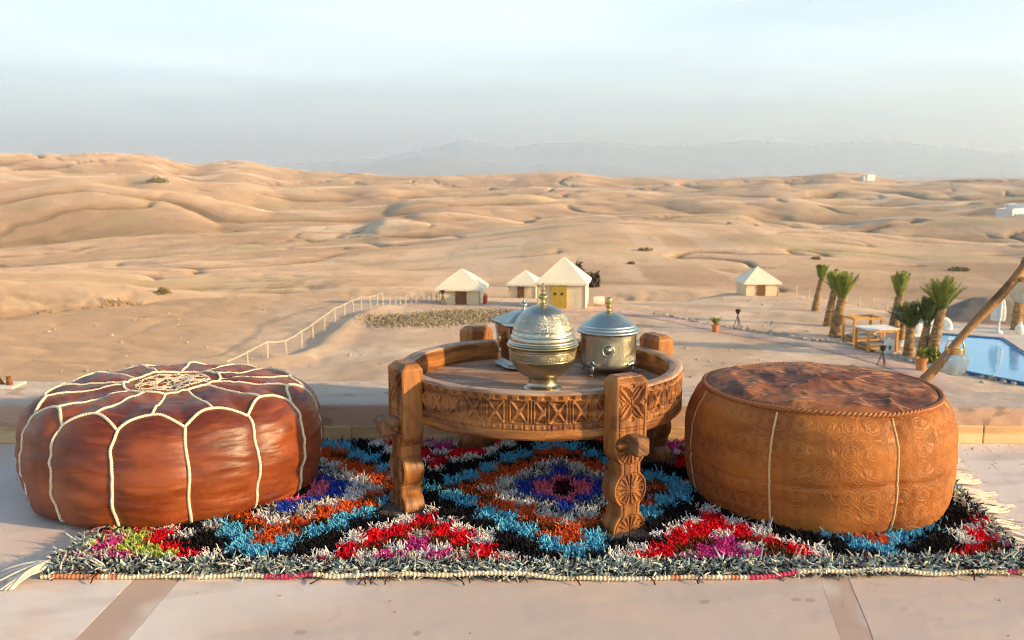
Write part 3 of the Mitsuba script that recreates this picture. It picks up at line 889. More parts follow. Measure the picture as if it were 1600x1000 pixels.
scene['m_cover'] = bumped(h_cover, 0.0022, principled(M.proc(c_cover), 0.60, 0.30), 0.001)
scene['m_piping'] = principled((0.33, 0.115, 0.034), 0.5, 0.4)
scene['m_thread'] = principled((0.66, 0.44, 0.19), 0.7, 0.2)


def wob_right(self, th, t, r, z):
    u = (th - self.th0) * self.n / (2 * PI)
    seam = np.abs((u + .5) % 1 - .5) * 2
    c, s = np.cos(th), np.sin(th)
    fold = meshkit.fbm(np.stack([c * 3 + 5, s * 3, z * 22], -1), 3, self.seed)
    lump = meshkit.fbm(np.stack([c * 1.5, s * 1.5, z * 5], -1), 3, self.seed + 2)
    side = sst(.04, .10, z) * 0 + (z < .205)
    crease = np.exp(-((z - .092 - .006 * np.sin(th * 2)) / .0035) ** 2)
    bul = (1 - np.abs(2 * u % 2 - 1)) * 0
    o = side * (-.0065 * (1 - seam) ** 6 * sst(.214, .188, z) + .006 * (fold - .5) - .0028 * crease + .003 * np.sin(PI * seam / 2)) + .012 * (lump - .5)
    x, y = r * c, r * s
    wx, wy = x + .03 * (F2(x * 9, y * 9, 3, 71) - .5), y + .03 * (F2(x * 9 + 5, y * 9, 3, 72) - .5)
    ridge = 1 - np.abs(2 * F2(wx * 8, wy * 11, 3, 73) - 1)
    ridge2 = 1 - np.abs(2 * F2(wx * 26 + 3, wy * 30, 3, 74) - 1)
    topm = np.where(z >= .205, sst(.201, .185, r), 0)
    return o + topm * (.0085 * (ridge ** 3 - .45) + .0026 * (ridge2 ** 3 - .45))


tan = thing('leather_pouf', 'round tan leather pouf with tooled scrollwork sides and a crinkled dark top', 'pouf')
PR = Pouf(RP, [(.205, .003), (.224, .012), (.236, .05), (.240, .10), (.238, .145), (.227, .183), (.206, .2075), (.196, .2135), (.10, .2215), (.0, .2230)], 7, math.radians(-18), wob_right, 41)
t_pipe = PR.t_of(r=.207)
sp7 = 2 * PI / 7
for k in range(7):
    u = np.linspace(0, 1, 56)[:, None]; w = np.linspace(0, 1, 64)[None, :]
    th = PR.th0 + (k + u) * sp7
    PR.patch(th + 0 * w, t_pipe * w + 0 * u, tan + '__side_panel', 'm_tan', local=(u - .5) * sp7 + 0 * w)
th = np.linspace(0, 2 * PI, 220)[:, None]; w = np.linspace(0, 1, 90)[None, :]
k = PR.patch(th + 0 * w, t_pipe + (1 - t_pipe) * w, tan + '__top_cover', 'm_cover')
labels[k] = {'label': 'crinkled dark brown leather top'}
for k in range(7):
    t = np.linspace(0.0, t_pipe - .012, 70)
    th = PR.th0 + k * sp7 + .010 * (F2(t * 14, t * 0 + k, 3, 5) - .5)
    put(tan + '__seam_cord', tube(PR.at(th, t, .0012), .0021, 6), 'm_thread', True)
q = np.linspace(0, 2 * PI, 900)
pp = PR.at(q, t_pipe, .0028)
ms = []
for ph in (0, PI):
    wv = 150 * q / 2 + ph
    cen = np.array([RP[0], RP[1], 0])
    rad = pp - cen; rad[:, 2] = 0; rad /= np.linalg.norm(rad, axis=1, keepdims=True)
    ms.append(tube(pp + rad * (.0020 * np.cos(wv))[:, None] + np.array([0, 0, 1.0]) * (.0020 * np.sin(wv))[:, None], .0030, 6, closed=False))
put(tan + '__piping', cat(ms), 'm_piping', True)

# ================================================================ CARVED TABLE
def wood(base0, base1, dark, su, sv):
    def fn(p, n, uv):
        w = M.fbm(uv.x * su * 0.7, uv.y * su * 3.0, 4.0, 3)
        g = M.fbm(uv.x * su, uv.y * sv + 5.0 * w, 1.0, 4)
        r = dr.abs(M.fbm(uv.x * su * 0.6 + 7, uv.y * sv * 0.35 + 2.0 * w, 6.0, 3) - 0.5)
        c = M.mix(base0, base1, M.smoothstep(0.28, 0.72, g))
        c = M.mix(c, dark, M.smoothstep(0.05, 0.0, r) * 0.55)
        return M.mix(c, dark, M.smoothstep(0.56, 0.76, M.fbm(p.x * 26.0, p.y * 26.0, p.z * 26.0, 4)) * 0.55)
    return fn


def h_wood(p, n, uv):
    return M.fbm(uv.x * 20, uv.y * 260, 1.0, 3)


scene['m_wood'] = bumped(h_wood, 0.0012, principled(M.proc(wood((0.165, 0.056, 0.014), (0.37, 0.145, 0.036), (0.085, 0.028, 0.009), 9.0, 120.0)), 0.48, 0.45), 0.0008)
scene['m_wood_worn'] = bumped(h_wood, 0.0012, principled(M.proc(wood((0.30, 0.185, 0.125), (0.44, 0.31, 0.23), (0.16, 0.08, 0.045), 9.0, 110.0)), 0.6, 0.3), 0.0008)
scene['m_wood_top'] = bumped(h_wood, 0.001, principled(M.proc(wood((0.27, 0.155, 0.10), (0.40, 0.265, 0.19), (0.13, 0.07, 0.045), 5.0, 60.0)), 0.55, 0.35), 0.0008)
scene['m_wood_dark'] = bumped(h_wood, 0.001, principled(M.proc(wood((0.12, 0.055, 0.026), (0.22, 0.11, 0.05), (0.06, 0.028, 0.015), 9.0, 100.0)), 0.6, 0.35), 0.0008)

table = thing('carved_table', 'low round wooden table with a carved rim and four carved legs standing on the rug', 'table')
RO, RI, ZB, ZT, ZTOP = 0.268, 0.243, 0.160, 0.2415, 0.2005


def pulse(x, c, w, s):
    return sst(w + s, w - s, np.abs(x - c))


def carve_rim(s, w):
    """Depth (m) of the carving; s: arc length, w: 0 at the rim's bottom edge, 1 at the top."""
    P = 0.0405
    i = np.floor(s / P)
    x = s / P - i
    x = x + 0.05 * (N2(i * 3.3, i * 0, 5) - .5)
    j = 0.012 * (N2(s * 160, w * 22, 8) - .5)
    a, b = (x - .5) / .33, (w - .59 + j) / .215
    inside = sst(1.06, .94, np.abs(a)) * sst(1.06, .94, np.abs(b))
    arms = np.abs(np.abs(a) - np.abs(b))
    curved = sst(.24, .42, arms + .18 * np.minimum(np.abs(a), np.abs(b)))
    star = inside * curved
    bars = pulse(x, .06, .035, .02) + pulse(x, .94, .035, .02) + .5 * pulse(np.abs(x - .5), .435, .012, .01)
    bars = np.clip(bars, 0, 1) * pulse(w, .60, .235, .02)
    teeth = sst(.0, .35, np.sin(s / P * 2 * PI * 2 + .5)) * pulse(w, .885, .028, .012)
    sq = np.maximum(pulse((s / P * 2.2) % 1, .5, .06, .04), np.maximum(pulse(w, .335, .012, .008), pulse(w, .215, .010, .008))) * pulse(w, .275, .072, .012)
    low = pulse((s / P * 2.2 + .5) % 1, .5, .2, .1) * pulse(w, .275, .038, .015) * .45
    lip = pulse(w, .15, .010, .008) * .6
    d = .0056 * star + .0036 * bars + .0042 * teeth + .0030 * np.maximum(sq, low) + .0012 * lip
    return d * (0.75 + .5 * N2(s * 45, w * 3, 9))


def rim_mesh():
    n = 1240
    th = np.linspace(0, 2 * PI, n, endpoint=False)
    wav = 0.0012 * (F2(np.cos(th) * 3, np.sin(th) * 3, 3, 6) - .5) * 2
    out, uvs = [], []

    def strip(rz, flip=False, carve=False):
        R = np.array([q[0] for q in rz])[None, :] + 0 * th[:, None]
        Z = np.array([q[1] for q in rz])[None, :] + wav[:, None]
        S = th[:, None] * RO + 0 * R
        if carve:
            W = (Z - wav[:, None] - ZB) / (ZT - ZB)
            R = R - carve_rim(S, W)
        R = R + 0.0007 * (N2(S * 60, Z * 200, 17) - .5)
        # end joint where the second round of the bent board overlaps
        P = np.stack([TC[0] + R * np.sin(th)[:, None], TC[1] - R * np.cos(th)[:, None], Z], -1)
        acc = np.r_[0, np.cumsum([math.hypot(rz[k + 1][0] - rz[k][0], rz[k + 1][1] - rz[k][1]) for k in range(len(rz) - 1)])]
        out.append(grid(P, wrap_u=True, flip=flip)); uvs.append(np.stack([S, acc[None, :] + 0 * S], -1).reshape(-1, 2))
    zs = np.linspace(ZB + .003, ZT - .004, 46)
    strip([(RO - .003, ZB)] + [(RO, z) for z in zs], carve=True)
    strip([(RO, ZT - .004), (RO - .0012, ZT - .0012), (RO - .004, ZT), ((RO + RI) / 2, ZT + .0008), (RI + .004, ZT), (RI + .001, ZT - .0015), (RI, ZT - .004)])
    strip([(RI, ZT - .004), (RI, ZT - .02), (RI, ZB + .002)])
    strip([(RI, ZB + .002), (RO - .003, ZB)])
    return out, uvs


o, uvs = rim_mesh()
put(table + '__rim', o[0], 'm_wood', True, uv=uvs[0])
m = cat([o[2], o[3]])
k = put(table + '__rim_inside', m, 'm_wood', True, uv=np.vstack([uvs[2], uvs[3]]))
k = put(table + '__rim_edge', o[1], 'm_wood_worn', True, uv=uvs[1])
labels[k] = {'label': 'worn pale top edge of the rim'}

th = np.linspace(0, 2 * PI, 120, endpoint=False)[:, None]
rad = np.linspace(0.0005, RI + .002, 40)[None, :]
X, Y = TC[0] + rad * np.sin(th), TC[1] - rad * np.cos(th)
Z = ZTOP + .0012 * (F2(X * 7, Y * 14, 3, 3) - .5) - .0012 * np.exp(-((Y - 1.716 + .05 * (X - .02)) / .0018) ** 2) * (X < .06) * (X > -.06)
v, f = grid(np.stack([X, Y, Z], -1), wrap_u=True)
put(table + '__table_top', (v, f), 'm_wood_top', True, uv=v[:, :2])
m = lathe([(0.0005, ZB + .004), (RI + .001, ZB + .004), (RI + .001, ZTOP - .004), (0.0005, ZTOP - .004)], 72, (TC[0], TC[1], 0))
put(table + '__base_board', m, 'm_wood_dark', False, uv=m[0][:, :2])

LEG_H, LEG_IN, LEG_OUT = 0.2690, 0.2640, 0.3030


def leg_w(z):
    """Half width of a leg at height z: a straight block, then round lobes with waists between."""
    w = np.full_like(z, 0.0318)
    c1 = np.sqrt(np.maximum(.0318 ** 2 - np.minimum(z - .147, 0) ** 2, 0))
    c2 = np.sqrt(np.maximum(.0335 ** 2 - (z - .0775) ** 2, 0))
    c3 = np.sqrt(np.maximum(.0345 ** 2 - (z - .006) ** 2, 0))
    w = np.maximum(np.maximum(c1, c2), np.maximum(c3, 0.0205))
    top = np.clip((z - (LEG_H - .010)) / .010, 0, 1)
    return w - .008 * top ** 1.5


def carve_leg(x, z):
    d = np.zeros_like(x)
    w = leg_w(z)
    # border line
    d = np.maximum(d, .0012 * pulse(np.abs(x), w - .0075, .0008, .0007) * (z > .02) * (z < LEG_H - .012))
    # rosette of four pointed petals, half a one below it
    for (cx, cz, L, A) in ((0, .225, .036, (45, 135, 225, 315)),):
        for a in A:
            c, s = math.cos(math.radians(a)), math.sin(math.radians(a)) * 1.12
            n_ = math.hypot(c, s); c, s = c / n_, s / n_
            p, q = x * c + (z - cz) * s, np.abs(-x * s + (z - cz) * c)
            half = .0086 * np.sin(PI * np.clip(p / L, 0, 1)) ** .8
            on = (p > 0) & (p < L)
            d = np.maximum(d, on * (.0030 * sst(half, half - .0022, q) * sst(.0012, .0030, q) + .0024 * pulse(q, half + .0016, .0007, .0007)))
        for (ax, az) in ((0, .028), (0, -.028), (.024, 0), (-.024, 0)):
            d = np.maximum(d, .0022 * sst(.0052, .0030, np.hypot(x - cx - ax, z - cz - az)))
    for zz in (.2655, .1835, .1780):
        d = np.maximum(d, .0016 * pulse(z, zz, .0007, .0007) * (np.abs(x) < .025))
    # wheels of wedges on the lobes
    for (cx, cz, r, up, dn) in ((0, .1470, .0238, .03, 1), (0, .0775, .0258, 1, 1), (0, .0045, .0262, 1, 0)):
        dx, dz = x - cx, z - cz
        rr, a = np.hypot(dx, dz), np.arctan2(dz, dx)
        on = np.where(dz > 0, up, dn)
        wedge = sst(-.15, .55, np.cos(a * 16)) * sst(r + .0004, r - .0016, rr) * sst(.005, .010, rr)
        ring = pulse(rr, r + .0022, .0008, .0007)
        cross = np.maximum(pulse(dx, 0, .0009, .0007), pulse(dz, 0, .0009, .0007)) * (rr < r)
        d = np.maximum(d, on * (.0024 * wedge * (.3 + .7 * np.clip(rr / r, 0, 1)) + .0018 * ring + .0016 * cross))
    return 1.35 * d * (.8 + .4 * N2(x * 130, z * 130, 3))


def leg(angle):
    a = math.radians(angle)
    er, et = np.array([math.sin(a), -math.cos(a), 0]), np.array([math.cos(a), math.sin(a), 0])
    c0 = np.array([TC[0], TC[1], 0])
    zs = np.linspace(0.003, LEG_H, 190)
    w = leg_w(zs)
    outs = []

    def add(x, r, z, along, across, flip=False):
        P = c0 + x[..., None] * et + r[..., None] * er + z[..., None] * np.array([0, 0, 1.0])
        outs.append((grid(P, flip=flip), np.stack([along, across], -1).reshape(-1, 2)))
    c = np.linspace(-1, 1, 76)[None, :]
    X, Zz = c * (w[:, None] - .002), zs[:, None] + 0 * c
    depth = carve_leg(X, Zz)
    lean = -.010 * np.clip((zs - (LEG_H - .010)) / .010, 0, 1)[:, None]          # chamfered head
    add(X, LEG_OUT - depth + lean, Zz, Zz, X)
    for sgn in (-1, 1):
        q = np.array([LEG_OUT, LEG_OUT - .0022, LEG_OUT - .015, LEG_IN + .012, LEG_IN + .002, LEG_IN])[None, :]
        xo = sgn * (w[:, None] - np.array([.002, .0004, 0, 0, .0004, .002])[None, :])
        r = q + 0 * w[:, None] + np.where(q > .285, lean, -lean * .6)
        add(xo, r, zs[:, None] + 0 * q, zs[:, None] + 0 * q, q + 0 * w[:, None] + .5, flip=sgn > 0)
    c = np.linspace(-1, 1, 9)[None, :]
    X = c * (w[:, None] - .002)
    add(X, LEG_IN - lean * .6 + 0 * X, zs[:, None] + 0 * c, zs[:, None] + 0 * c, X + .3, flip=True)
    for zi, fl in ((-1, True), (0, False)):
        x = np.array([[-1, -1], [1, 1]]) * (w[zi] - .002)
        li = lean[zi, 0]
        r = np.array([[LEG_IN - .6 * li, LEG_OUT + li]] * 2)
        add(x, r, np.full((2, 2), zs[zi]), r, x, flip=fl)
    v, f = cat([o[0] for o in outs])
    k = put(table + '__leg', (v, f), 'm_wood', False, uv=np.vstack([o[1] for o in outs]))
    zp = .158
    ctr = c0 + er * (LEG_OUT + .012) + np.array([0, 0, zp])
    v, f = box(0, 0, 0, .027, .044, .031, a, .0035)
    v = v + .0012 * (meshkit.noise(v * 120, 3) - .5)[:, None]
    put(k + '__tenon', (v + ctr, f), 'm_wood_dark', False, uv=v[:, [1, 0]] + v[:, [2, 2]])
    p0, p1 = ctr - et * .033 + er * -.005, ctr + et * .020 + er * -.005 + [0, 0, -.002]
    v, f = tube(np.linspace(p0, p1, 6), .0058, 8)
    put(k + '__pin', (v, f), 'm_wood', True, uv=v[:, [0, 2]])
    return k


for ang in (28, -59, 121, -152):
    leg(ang)

# ================================================================ METAL POTS
def c_tin(p, n, uv):
    f = M.fbm(p.x * 40.0, p.y * 40.0, p.z * 60.0, 4)
    g = M.fbm(p.x * 14.0, p.y * 14.0, p.z * 18.0, 3)
    c = M.mix((0.44, 0.46, 0.40), (0.60, 0.61, 0.54), f)
    return M.mix(c, (0.46, 0.41, 0.27), M.smoothstep(0.40, 0.66, g) * 0.6)


def c_nickel(p, n, uv):
    f = M.fbm(p.x * 40.0, p.y * 40.0, p.z * 60.0, 4)
    g = M.fbm(p.x * 16.0 + 4, p.y * 16.0, p.z * 26.0, 3)
    c = M.mix((0.40, 0.375, 0.29), (0.53, 0.505, 0.41), f)
    return M.mix(c, (0.37, 0.29, 0.13), M.smoothstep(0.40, 0.66, g) * 0.75)


def c_pewter(p, n, uv):
    f = M.fbm(p.x * 50.0, p.y * 50.0, p.z * 60.0, 4)
    return M.mix((0.40, 0.45, 0.42), (0.58, 0.63, 0.60), f)


def h_dent(p, n, uv):
    return M.fbm(p.x * 70, p.y * 70, p.z * 70, 3)


def h_engrave(p, n, uv):
    """Rows of leaves and scrolls, uv = (turn 0..1, height in m)."""
    a, z = uv.x * 22.0, uv.y
    x = a - dr.floor(a) - 0.5
    row = M.smoothstep(0.0020, 0.0012, dr.abs(z - 0.112)) + M.smoothstep(0.0016, 0.0009, dr.abs(z - 0.128))
    arc = M.smoothstep(0.10, 0.04, dr.abs(dr.sqrt(x * x + dr.square((z - 0.1085) / 0.011)) - 0.42)) * M.smoothstep(0.1065, 0.108, z) * M.smoothstep(0.117, 0.115, z)
    n1 = M.fbm(dr.abs(x) * 3.0 + dr.floor(a), z * 420.0, 0.0, 2) * 5.0
    scr = M.smoothstep(0.30, 0.12, dr.abs(n1 - dr.floor(n1) - 0.5)) * M.smoothstep(0.114, 0.116, z) * M.smoothstep(0.146, 0.142, z)
    n2 = M.fbm(dr.abs(x) * 2.6 + 9.0, z * 380.0, 3.0, 2) * 5.0
    belt = M.smoothstep(0.30, 0.12, dr.abs(n2 - dr.floor(n2) - 0.5)) * M.smoothstep(0.0595, 0.0605, z) * M.smoothstep(0.0745, 0.0735, z)
    lines = M.smoothstep(0.0009, 0.0004, dr.abs(z - 0.059)) + M.smoothstep(0.0009, 0.0004, dr.abs(z - 0.0752))
    return -(row + arc + scr + belt + lines) + 0.5 * M.fbm(p.x * 70, p.y * 70, p.z * 70, 3)


def h_engrave2(p, n, uv):
    a, z = uv.x * 9.0, uv.y
    x = dr.abs(a - dr.floor(a) - 0.5)
    n1 = M.fbm(x * 9.0 + 2.0, z * 130.0, 0.0, 3) * 7.0
    m = M.smoothstep(0.47, 0.56, M.fbm(a * 1.3, z * 60.0, 5.0, 3))
    scr = M.smoothstep(0.28, 0.12, dr.abs(n1 - dr.floor(n1) - 0.5)) * m * M.smoothstep(0.020, 0.026, z) * M.smoothstep(0.082, 0.074, z)
    return -scr + 0.4 * M.fbm(p.x * 70, p.y * 70, p.z * 70, 3)


def metal(tex, rough, bump, scale, eps=0.0005):
    return bumped(bump, scale, principled(M.proc(tex), rough, 0.5, metallic=1.0), eps)


scene['m_tin'] = metal(c_tin, 0.36, h_engrave, 0.0006)
scene['m_nickel'] = metal(c_nickel, 0.33, h_engrave, 0.0006)
scene['m_canister'] = metal(c_nickel, 0.31, h_engrave2, 0.0005)
scene['m_pewter'] = metal(c_pewter, 0.40, h_dent, 0.0008)
scene['m_brass'] = metal(lambda p, n, uv: M.mix((0.58, 0.42, 0.17), (0.74, 0.60, 0.30), M.fbm(p.x * 90.0, p.y * 90.0, p.z * 90.0, 3)), 0.22, h_dent, 0.0004)
scene['m_copper'] = metal(lambda p, n, uv: M.mix((0.30, 0.11, 0.045), (0.52, 0.23, 0.10), M.fbm(p.x * 30.0, p.y * 30.0, p.z * 50.0, 4)), 0.34, h_dent, 0.0008)


def turned(key, prof, bsdf, at, n=72, fine=90, smooth=True):
    """A turned metal piece with uv = (turn, height)."""
    p = np.asarray(prof, float)
    s = np.r_[0, np.cumsum(np.linalg.norm(np.diff(p, axis=0), axis=1))]
    if fine:
        q = np.unique(np.r_[np.linspace(0, s[-1], fine), s])
        p = np.stack([np.interp(q, s, p[:, 0]), np.interp(q, s, p[:, 1])], 1) if len(prof) > 60 else smooth_prof(p, fine)
    g = np.linspace(0, 2 * PI, n + 1)
    P = np.stack([p[None, :, 0] * np.cos(g)[:, None], p[None, :, 0] * np.sin(g)[:, None], p[None, :, 1] + 0 * g[:, None]], -1)
    v, f = grid(P)
    uv = np.stack([(g / (2 * PI))[:, None] + 0 * p[None, :, 0], p[None, :, 1] + 0 * g[:, None]], -1).reshape(-1, 2)
    return put(key, (v + np.asarray(at), f), bsdf, smooth, uv=uv)


ZP = ZTOP + .0005
tureen = thing('tureen', 'round footed metal tureen with a tall domed lid at the front of the carved table', 'tureen')
A = (.057, 1.722, ZP)
turned(tureen + '__bowl', [(.0005, 0), (.036, 0), (.0365, .0022), (.0345, .0048), (.029, .0085), (.0268, .0135), (.0262, .0205), (.0275, .0225), (.031, .0245), (.044, .0325), (.0545, .0455), (.0605, .061), (.0628, .0755), (.0630, .0800), (.0660, .0822), (.0668, .0838), (.0662, .0856), (.0635, .0866)], 'm_nickel', A, 96, 150)
lid = turned(tureen + '__lid', [(.0635, .0868), (.0648, .0878), (.0640, .0892), (.0600, .0906), (.0592, .0925), (.0597, .0965), (.0592, .1005), (.0572, .1030), (.0566, .1042), (.0570, .1052), (.0562, .1085), (.0545, .1160), (.0500, .1275), (.0425, .1390), (.0320, .1485), (.0190, .1550), (.0060, .1578), (.0005, .1580)], 'm_tin', A, 96, 150)
k = turned(lid + '__finial', [(.0052, .1570), (.0070, .1585), (.0045, .1615), (.0034, .1650), (.0048, .1675), (.0086, .1705), (.0096, .1730), (.0080, .1755), (.0040, .1785), (.0030, .1815), (.0042, .1840), (.0045, .1860), (.0030, .1885), (.0032, .1915), (.0036, .1935), (.0024, .1960), (.0004, .1972)], 'm_brass', A, 28, 60)
labels[k] = {'label': 'turned brass finial'}

can = thing('canister', 'cylindrical metal canister on small feet with a stepped lid and a ring on its front', 'canister')
B = (.193, 1.868, ZP)
turned(can + '__body', [(.0005, .0145), (.050, .0145), (.0535, .0155), (.0553, .019), (.0556, .030), (.0556, .076), (.0558, .0815), (.0575, .0828), (.0575, .0845)], 'm_canister', B, 96, 120)
lid = turned(can + '__lid', [(.0595, .0832), (.0628, .0838), (.0634, .0856), (.0622, .0880), (.0575, .0905), (.0570, .0930), (.0535, .0955), (.0525, .0980), (.0490, .1005), (.0440, .1030), (.0380, .1075), (.0300, .1130), (.0200, .1185), (.0100, .1212), (.0005, .1216)], 'm_pewter', B, 96, 140)
turned(lid + '__finial', [(.0055, .1205), (.0085, .1222), (.0060, .1240), (.0040, .1275), (.0042, .1310), (.0072, .1330), (.0078, .1345), (.0055, .1362), (.0052, .1380), (.0074, .1398), (.0080, .1420), (.0078, .1480), (.0066, .1510), (.0035, .1522), (.0004, .1526)], 'm_brass', B, 28, 60)
for a in (-38, 52, 142, 232):
    a = math.radians(a)
    e = np.array([math.sin(a), -math.cos(a), 0])
    pts = [np.array(B) + e * r + [0, 0, z] for r, z in ((.050, .030), (.0585, .027), (.0605, .019), (.0575, .011), (.0590, .004), (.0625, .0022))]
    ms = [tube(pts, [.0032, .0062, .0050, .0032, .0034, .0042], 8)]
    t_ = np.array([math.cos(a), math.sin(a), 0])
    ms.append(tube([np.array(B) + e * .0568 + t_ * q + [0, 0, .0245 - abs(q) * .25 + .003] for q in np.linspace(-.016, .016, 7)], [.0012, .0026, .0038, .0042, .0038, .0026, .0012], 6))
    put(can + '__foot', cat(ms), 'm_pewter', True)
a = math.radians(-6)
e, t_ = np.array([math.sin(a), -math.cos(a), 0]), np.array([math.cos(a), math.sin(a), 0])
hc = np.array(B) + e * .0560 + [0, 0, .0545]
g = np.linspace(0, 2 * PI, 40, endpoint=False)
ms = [tube(hc + e * .0032 + (np.cos(g)[:, None] * t_ + np.sin(g)[:, None] * np.array([0, 0, 1.0])) * .0112, .0019, 8, closed=True)]
prof = [(.0001, .0062), (.0022, .0060), (.0034, .0045), (.0062, .0035), (.0078, .0018), (.0080, -.001)]
P = np.array([[hc + e * zz + (math.cos(q) * t_ + math.sin(q) * np.array([0, 0, 1.0])) * r for r, zz in prof] for q in np.linspace(0, 2 * PI, 33)])
hk = put(can + '__ring_handle', ms[0], 'm_pewter', True)
put(hk + '__boss', grid(P), 'm_canister', True, uv=np.zeros((P.shape[0] * P.shape[1], 2)))

tea = thing('tea_caddy', 'copper and pewter angular tea caddy with a flared lid, standing behind the domed tureen', 'tea caddy')
C = np.array([.0245, 1.925, ZP])
rot = math.radians(24)


def octa(h, c, z):
    q = np.array([(h, c), (c, h), (-c, h), (-h, c), (-h, -c), (-c, -h), (c, -h), (h, -c)])
    q = q @ np.array([[math.cos(rot), math.sin(rot)], [-math.sin(rot), math.cos(rot)]])
    return np.c_[q, np.full(8, z)] + C


def loft(rings, cap=True):
    P = np.array(rings)
    v, f = grid(P, wrap_v=True)
    if cap:
        n = len(v)
        v = np.vstack([v, P[0].mean(0)[None], P[-1].mean(0)[None]])
        k = np.arange(8)
        f = np.vstack([f, np.stack([k * 0 + n, (k + 1) % 8, k], 1), np.stack([k * 0 + n + 1, n - 8 + k, n - 8 + (k + 1) % 8], 1)])
    return v, f


v, f = loft([octa(.0405, .026, .016), octa(.0475, .031, .088), octa(.0478, .031, .0895)])
body = put(tea + '__body', (v, f), 'm_copper', False)
for q in range(8):
    r0, r1 = octa(.0412, .0265, .016)[q], octa(.0484, .0316, .0895)[q]
    put(body + '__corner_strip', beam(r0, r1, .0050, .0050), 'm_pewter', False)
put(tea + '__base', loft([octa(.052, .034, .0058), octa(.0535, .035, .0075), octa(.0515, .0335, .0092), octa(.0455, .030, .0125), octa(.0425, .0275, .0185)]), 'm_pewter', False)
for q in (1, 3, 5, 7):
    c_ = (octa(.044, .029, .0)[q] + octa(.044, .029, .0)[(q + 1) % 8]) / 2
    m = trimesh.creation.icosphere(2, .0062); m.apply_scale([1, 1, .8]); m.apply_translation(c_ + [0, 0, .0042])
    put(tea + '__foot', m, 'm_pewter', True)
lid = put(tea + '__lid', loft([octa(.0500, .0325, .0900), octa(.0585, .034, .0935), octa(.0640, .026, .0985), octa(.0638, .0262, .1000), octa(.0560, .033, .0975), octa(.0500, .034, .0980), octa(.0450, .031, .1015), octa(.0350, .024, .1085), octa(.0220, .015, .1150), octa(.0080, .0055, .1185)]), 'm_pewter', False)
turned(lid + '__finial', [(.0055, .1170), (.0065, .1185), (.0035, .1205), (.0032, .1240), (.0052, .1262), (.0074, .1285), (.0074, .1310), (.0050, .1335), (.0028, .1350), (.0030, .1372), (.0012, .1395), (.0003, .1400)], 'm_pewter', C, 24, 50)
for a in (rot + PI, rot):
    e = np.array([math.cos(a), math.sin(a), 0])
    pts = [C + e * r + [0, 0, z] for r, z in ((.0455, .072), (.053, .073), (.0545, .066), (.0515, .058), (.0535, .050), (.0535, .040), (.052, .034))]
    k = put(tea + '__drop_handle', tube(pts, [.004, .0052, .0034, .0052, .0030, .0034, .0042], 8), 'm_brass', True)

# ================================================================ POLE, LANTERNS, POST FOOT
def c_pole(p, n, uv):
    g = M.fbm(p.x * 14.0 + p.z * 9.0, p.y * 60.0, (p.x - p.z) * 90.0, 4)
    k = M.smoothstep(0.60, 0.70, M.fbm(p.x * 16.0, p.y * 16.0, p.z * 16.0, 3))
    return M.mix(M.mix((0.20, 0.095, 0.035), (0.40, 0.225, 0.09), g), (0.09, 0.042, 0.02), k * 0.8)


def h_bark(p, n, uv):
    return M.fbm(p.x * 40, p.y * 70, p.z * 40, 4)


scene['m_pole'] = bumped(h_bark, 0.004, principled(M.proc(c_pole), 0.6, 0.3), 0.001)
pole = thing('tent_pole', 'crooked bare wooden pole leaning out to the right from the parapet behind the tan pouf', 'pole')
u = np.linspace(0, 1, 120)
foot, head = np.array([.930, 2.165, .079]), np.array([2.33, 2.235, 1.83])
pts = foot + (head - foot) * u[:, None]
pts[:, 0] += .010 * np.sin(u * 19) * np.minimum(u * 8, 1) + .004 * np.sin(u * 47)
pts[:, 2] += .007 * np.sin(u * 23 + 1) * np.minimum(u * 8, 1)
rr = .0100 + .0015 * u + .0009 * np.sin(u * 60) + .0015 * np.maximum(np.sin(u * 33 + 1), 0) ** 6
rr[:2] *= .9
v, f = tube(pts, rr, 14)
v = v + .0016 * (meshkit.fbm(v * [50, 80, 50], 3, 4) - .5)[:, None]
put(pole + '__shaft', (v, f), 'm_pole', True)
for q in (.018, .226):
    c_ = foot + (head - foot) * q
    i = int(q * 119)
    t_ = pts[i + 1] - pts[i]; t_ /= np.linalg.norm(t_)
    a_ = np.cross(t_, [0, 1, 0]); a_ /= np.linalg.norm(a_); b_ = np.cross(t_, a_)
    g = np.linspace(0, 2 * PI * 3, 70)
    put(pole + '__twine', tube(pts[i] + (np.cos(g)[:, None] * a_ + np.sin(g)[:, None] * b_) * .0115 + t_ * (g / 20 * .018)[:, None], .0016, 5), 'm_twine', True)
scene['m_twine'] = principled((0.20, 0.13, 0.07), 0.9, 0.1)


def h_crackle(p, n, uv):
    d1, d2, r = M.voronoi(uv.x * 20.0, uv.y * 130.0)
    return M.smoothstep(0.0, 0.22, d2 - d1) + 0.3 * r


scene['m_jar_glass'] = {'type': 'bumpmap', 't': M.proc(h_crackle, 0.0006), 'scale': 0.0030,
                        'b': {'type': 'principledthin', 'base_color': {'type': 'rgb', 'value': [0.93, 0.97, 0.95]}, 'roughness': 0.10, 'spec_trans': 0.84, 'diff_trans': 0.8, 'eta': 1.5}}


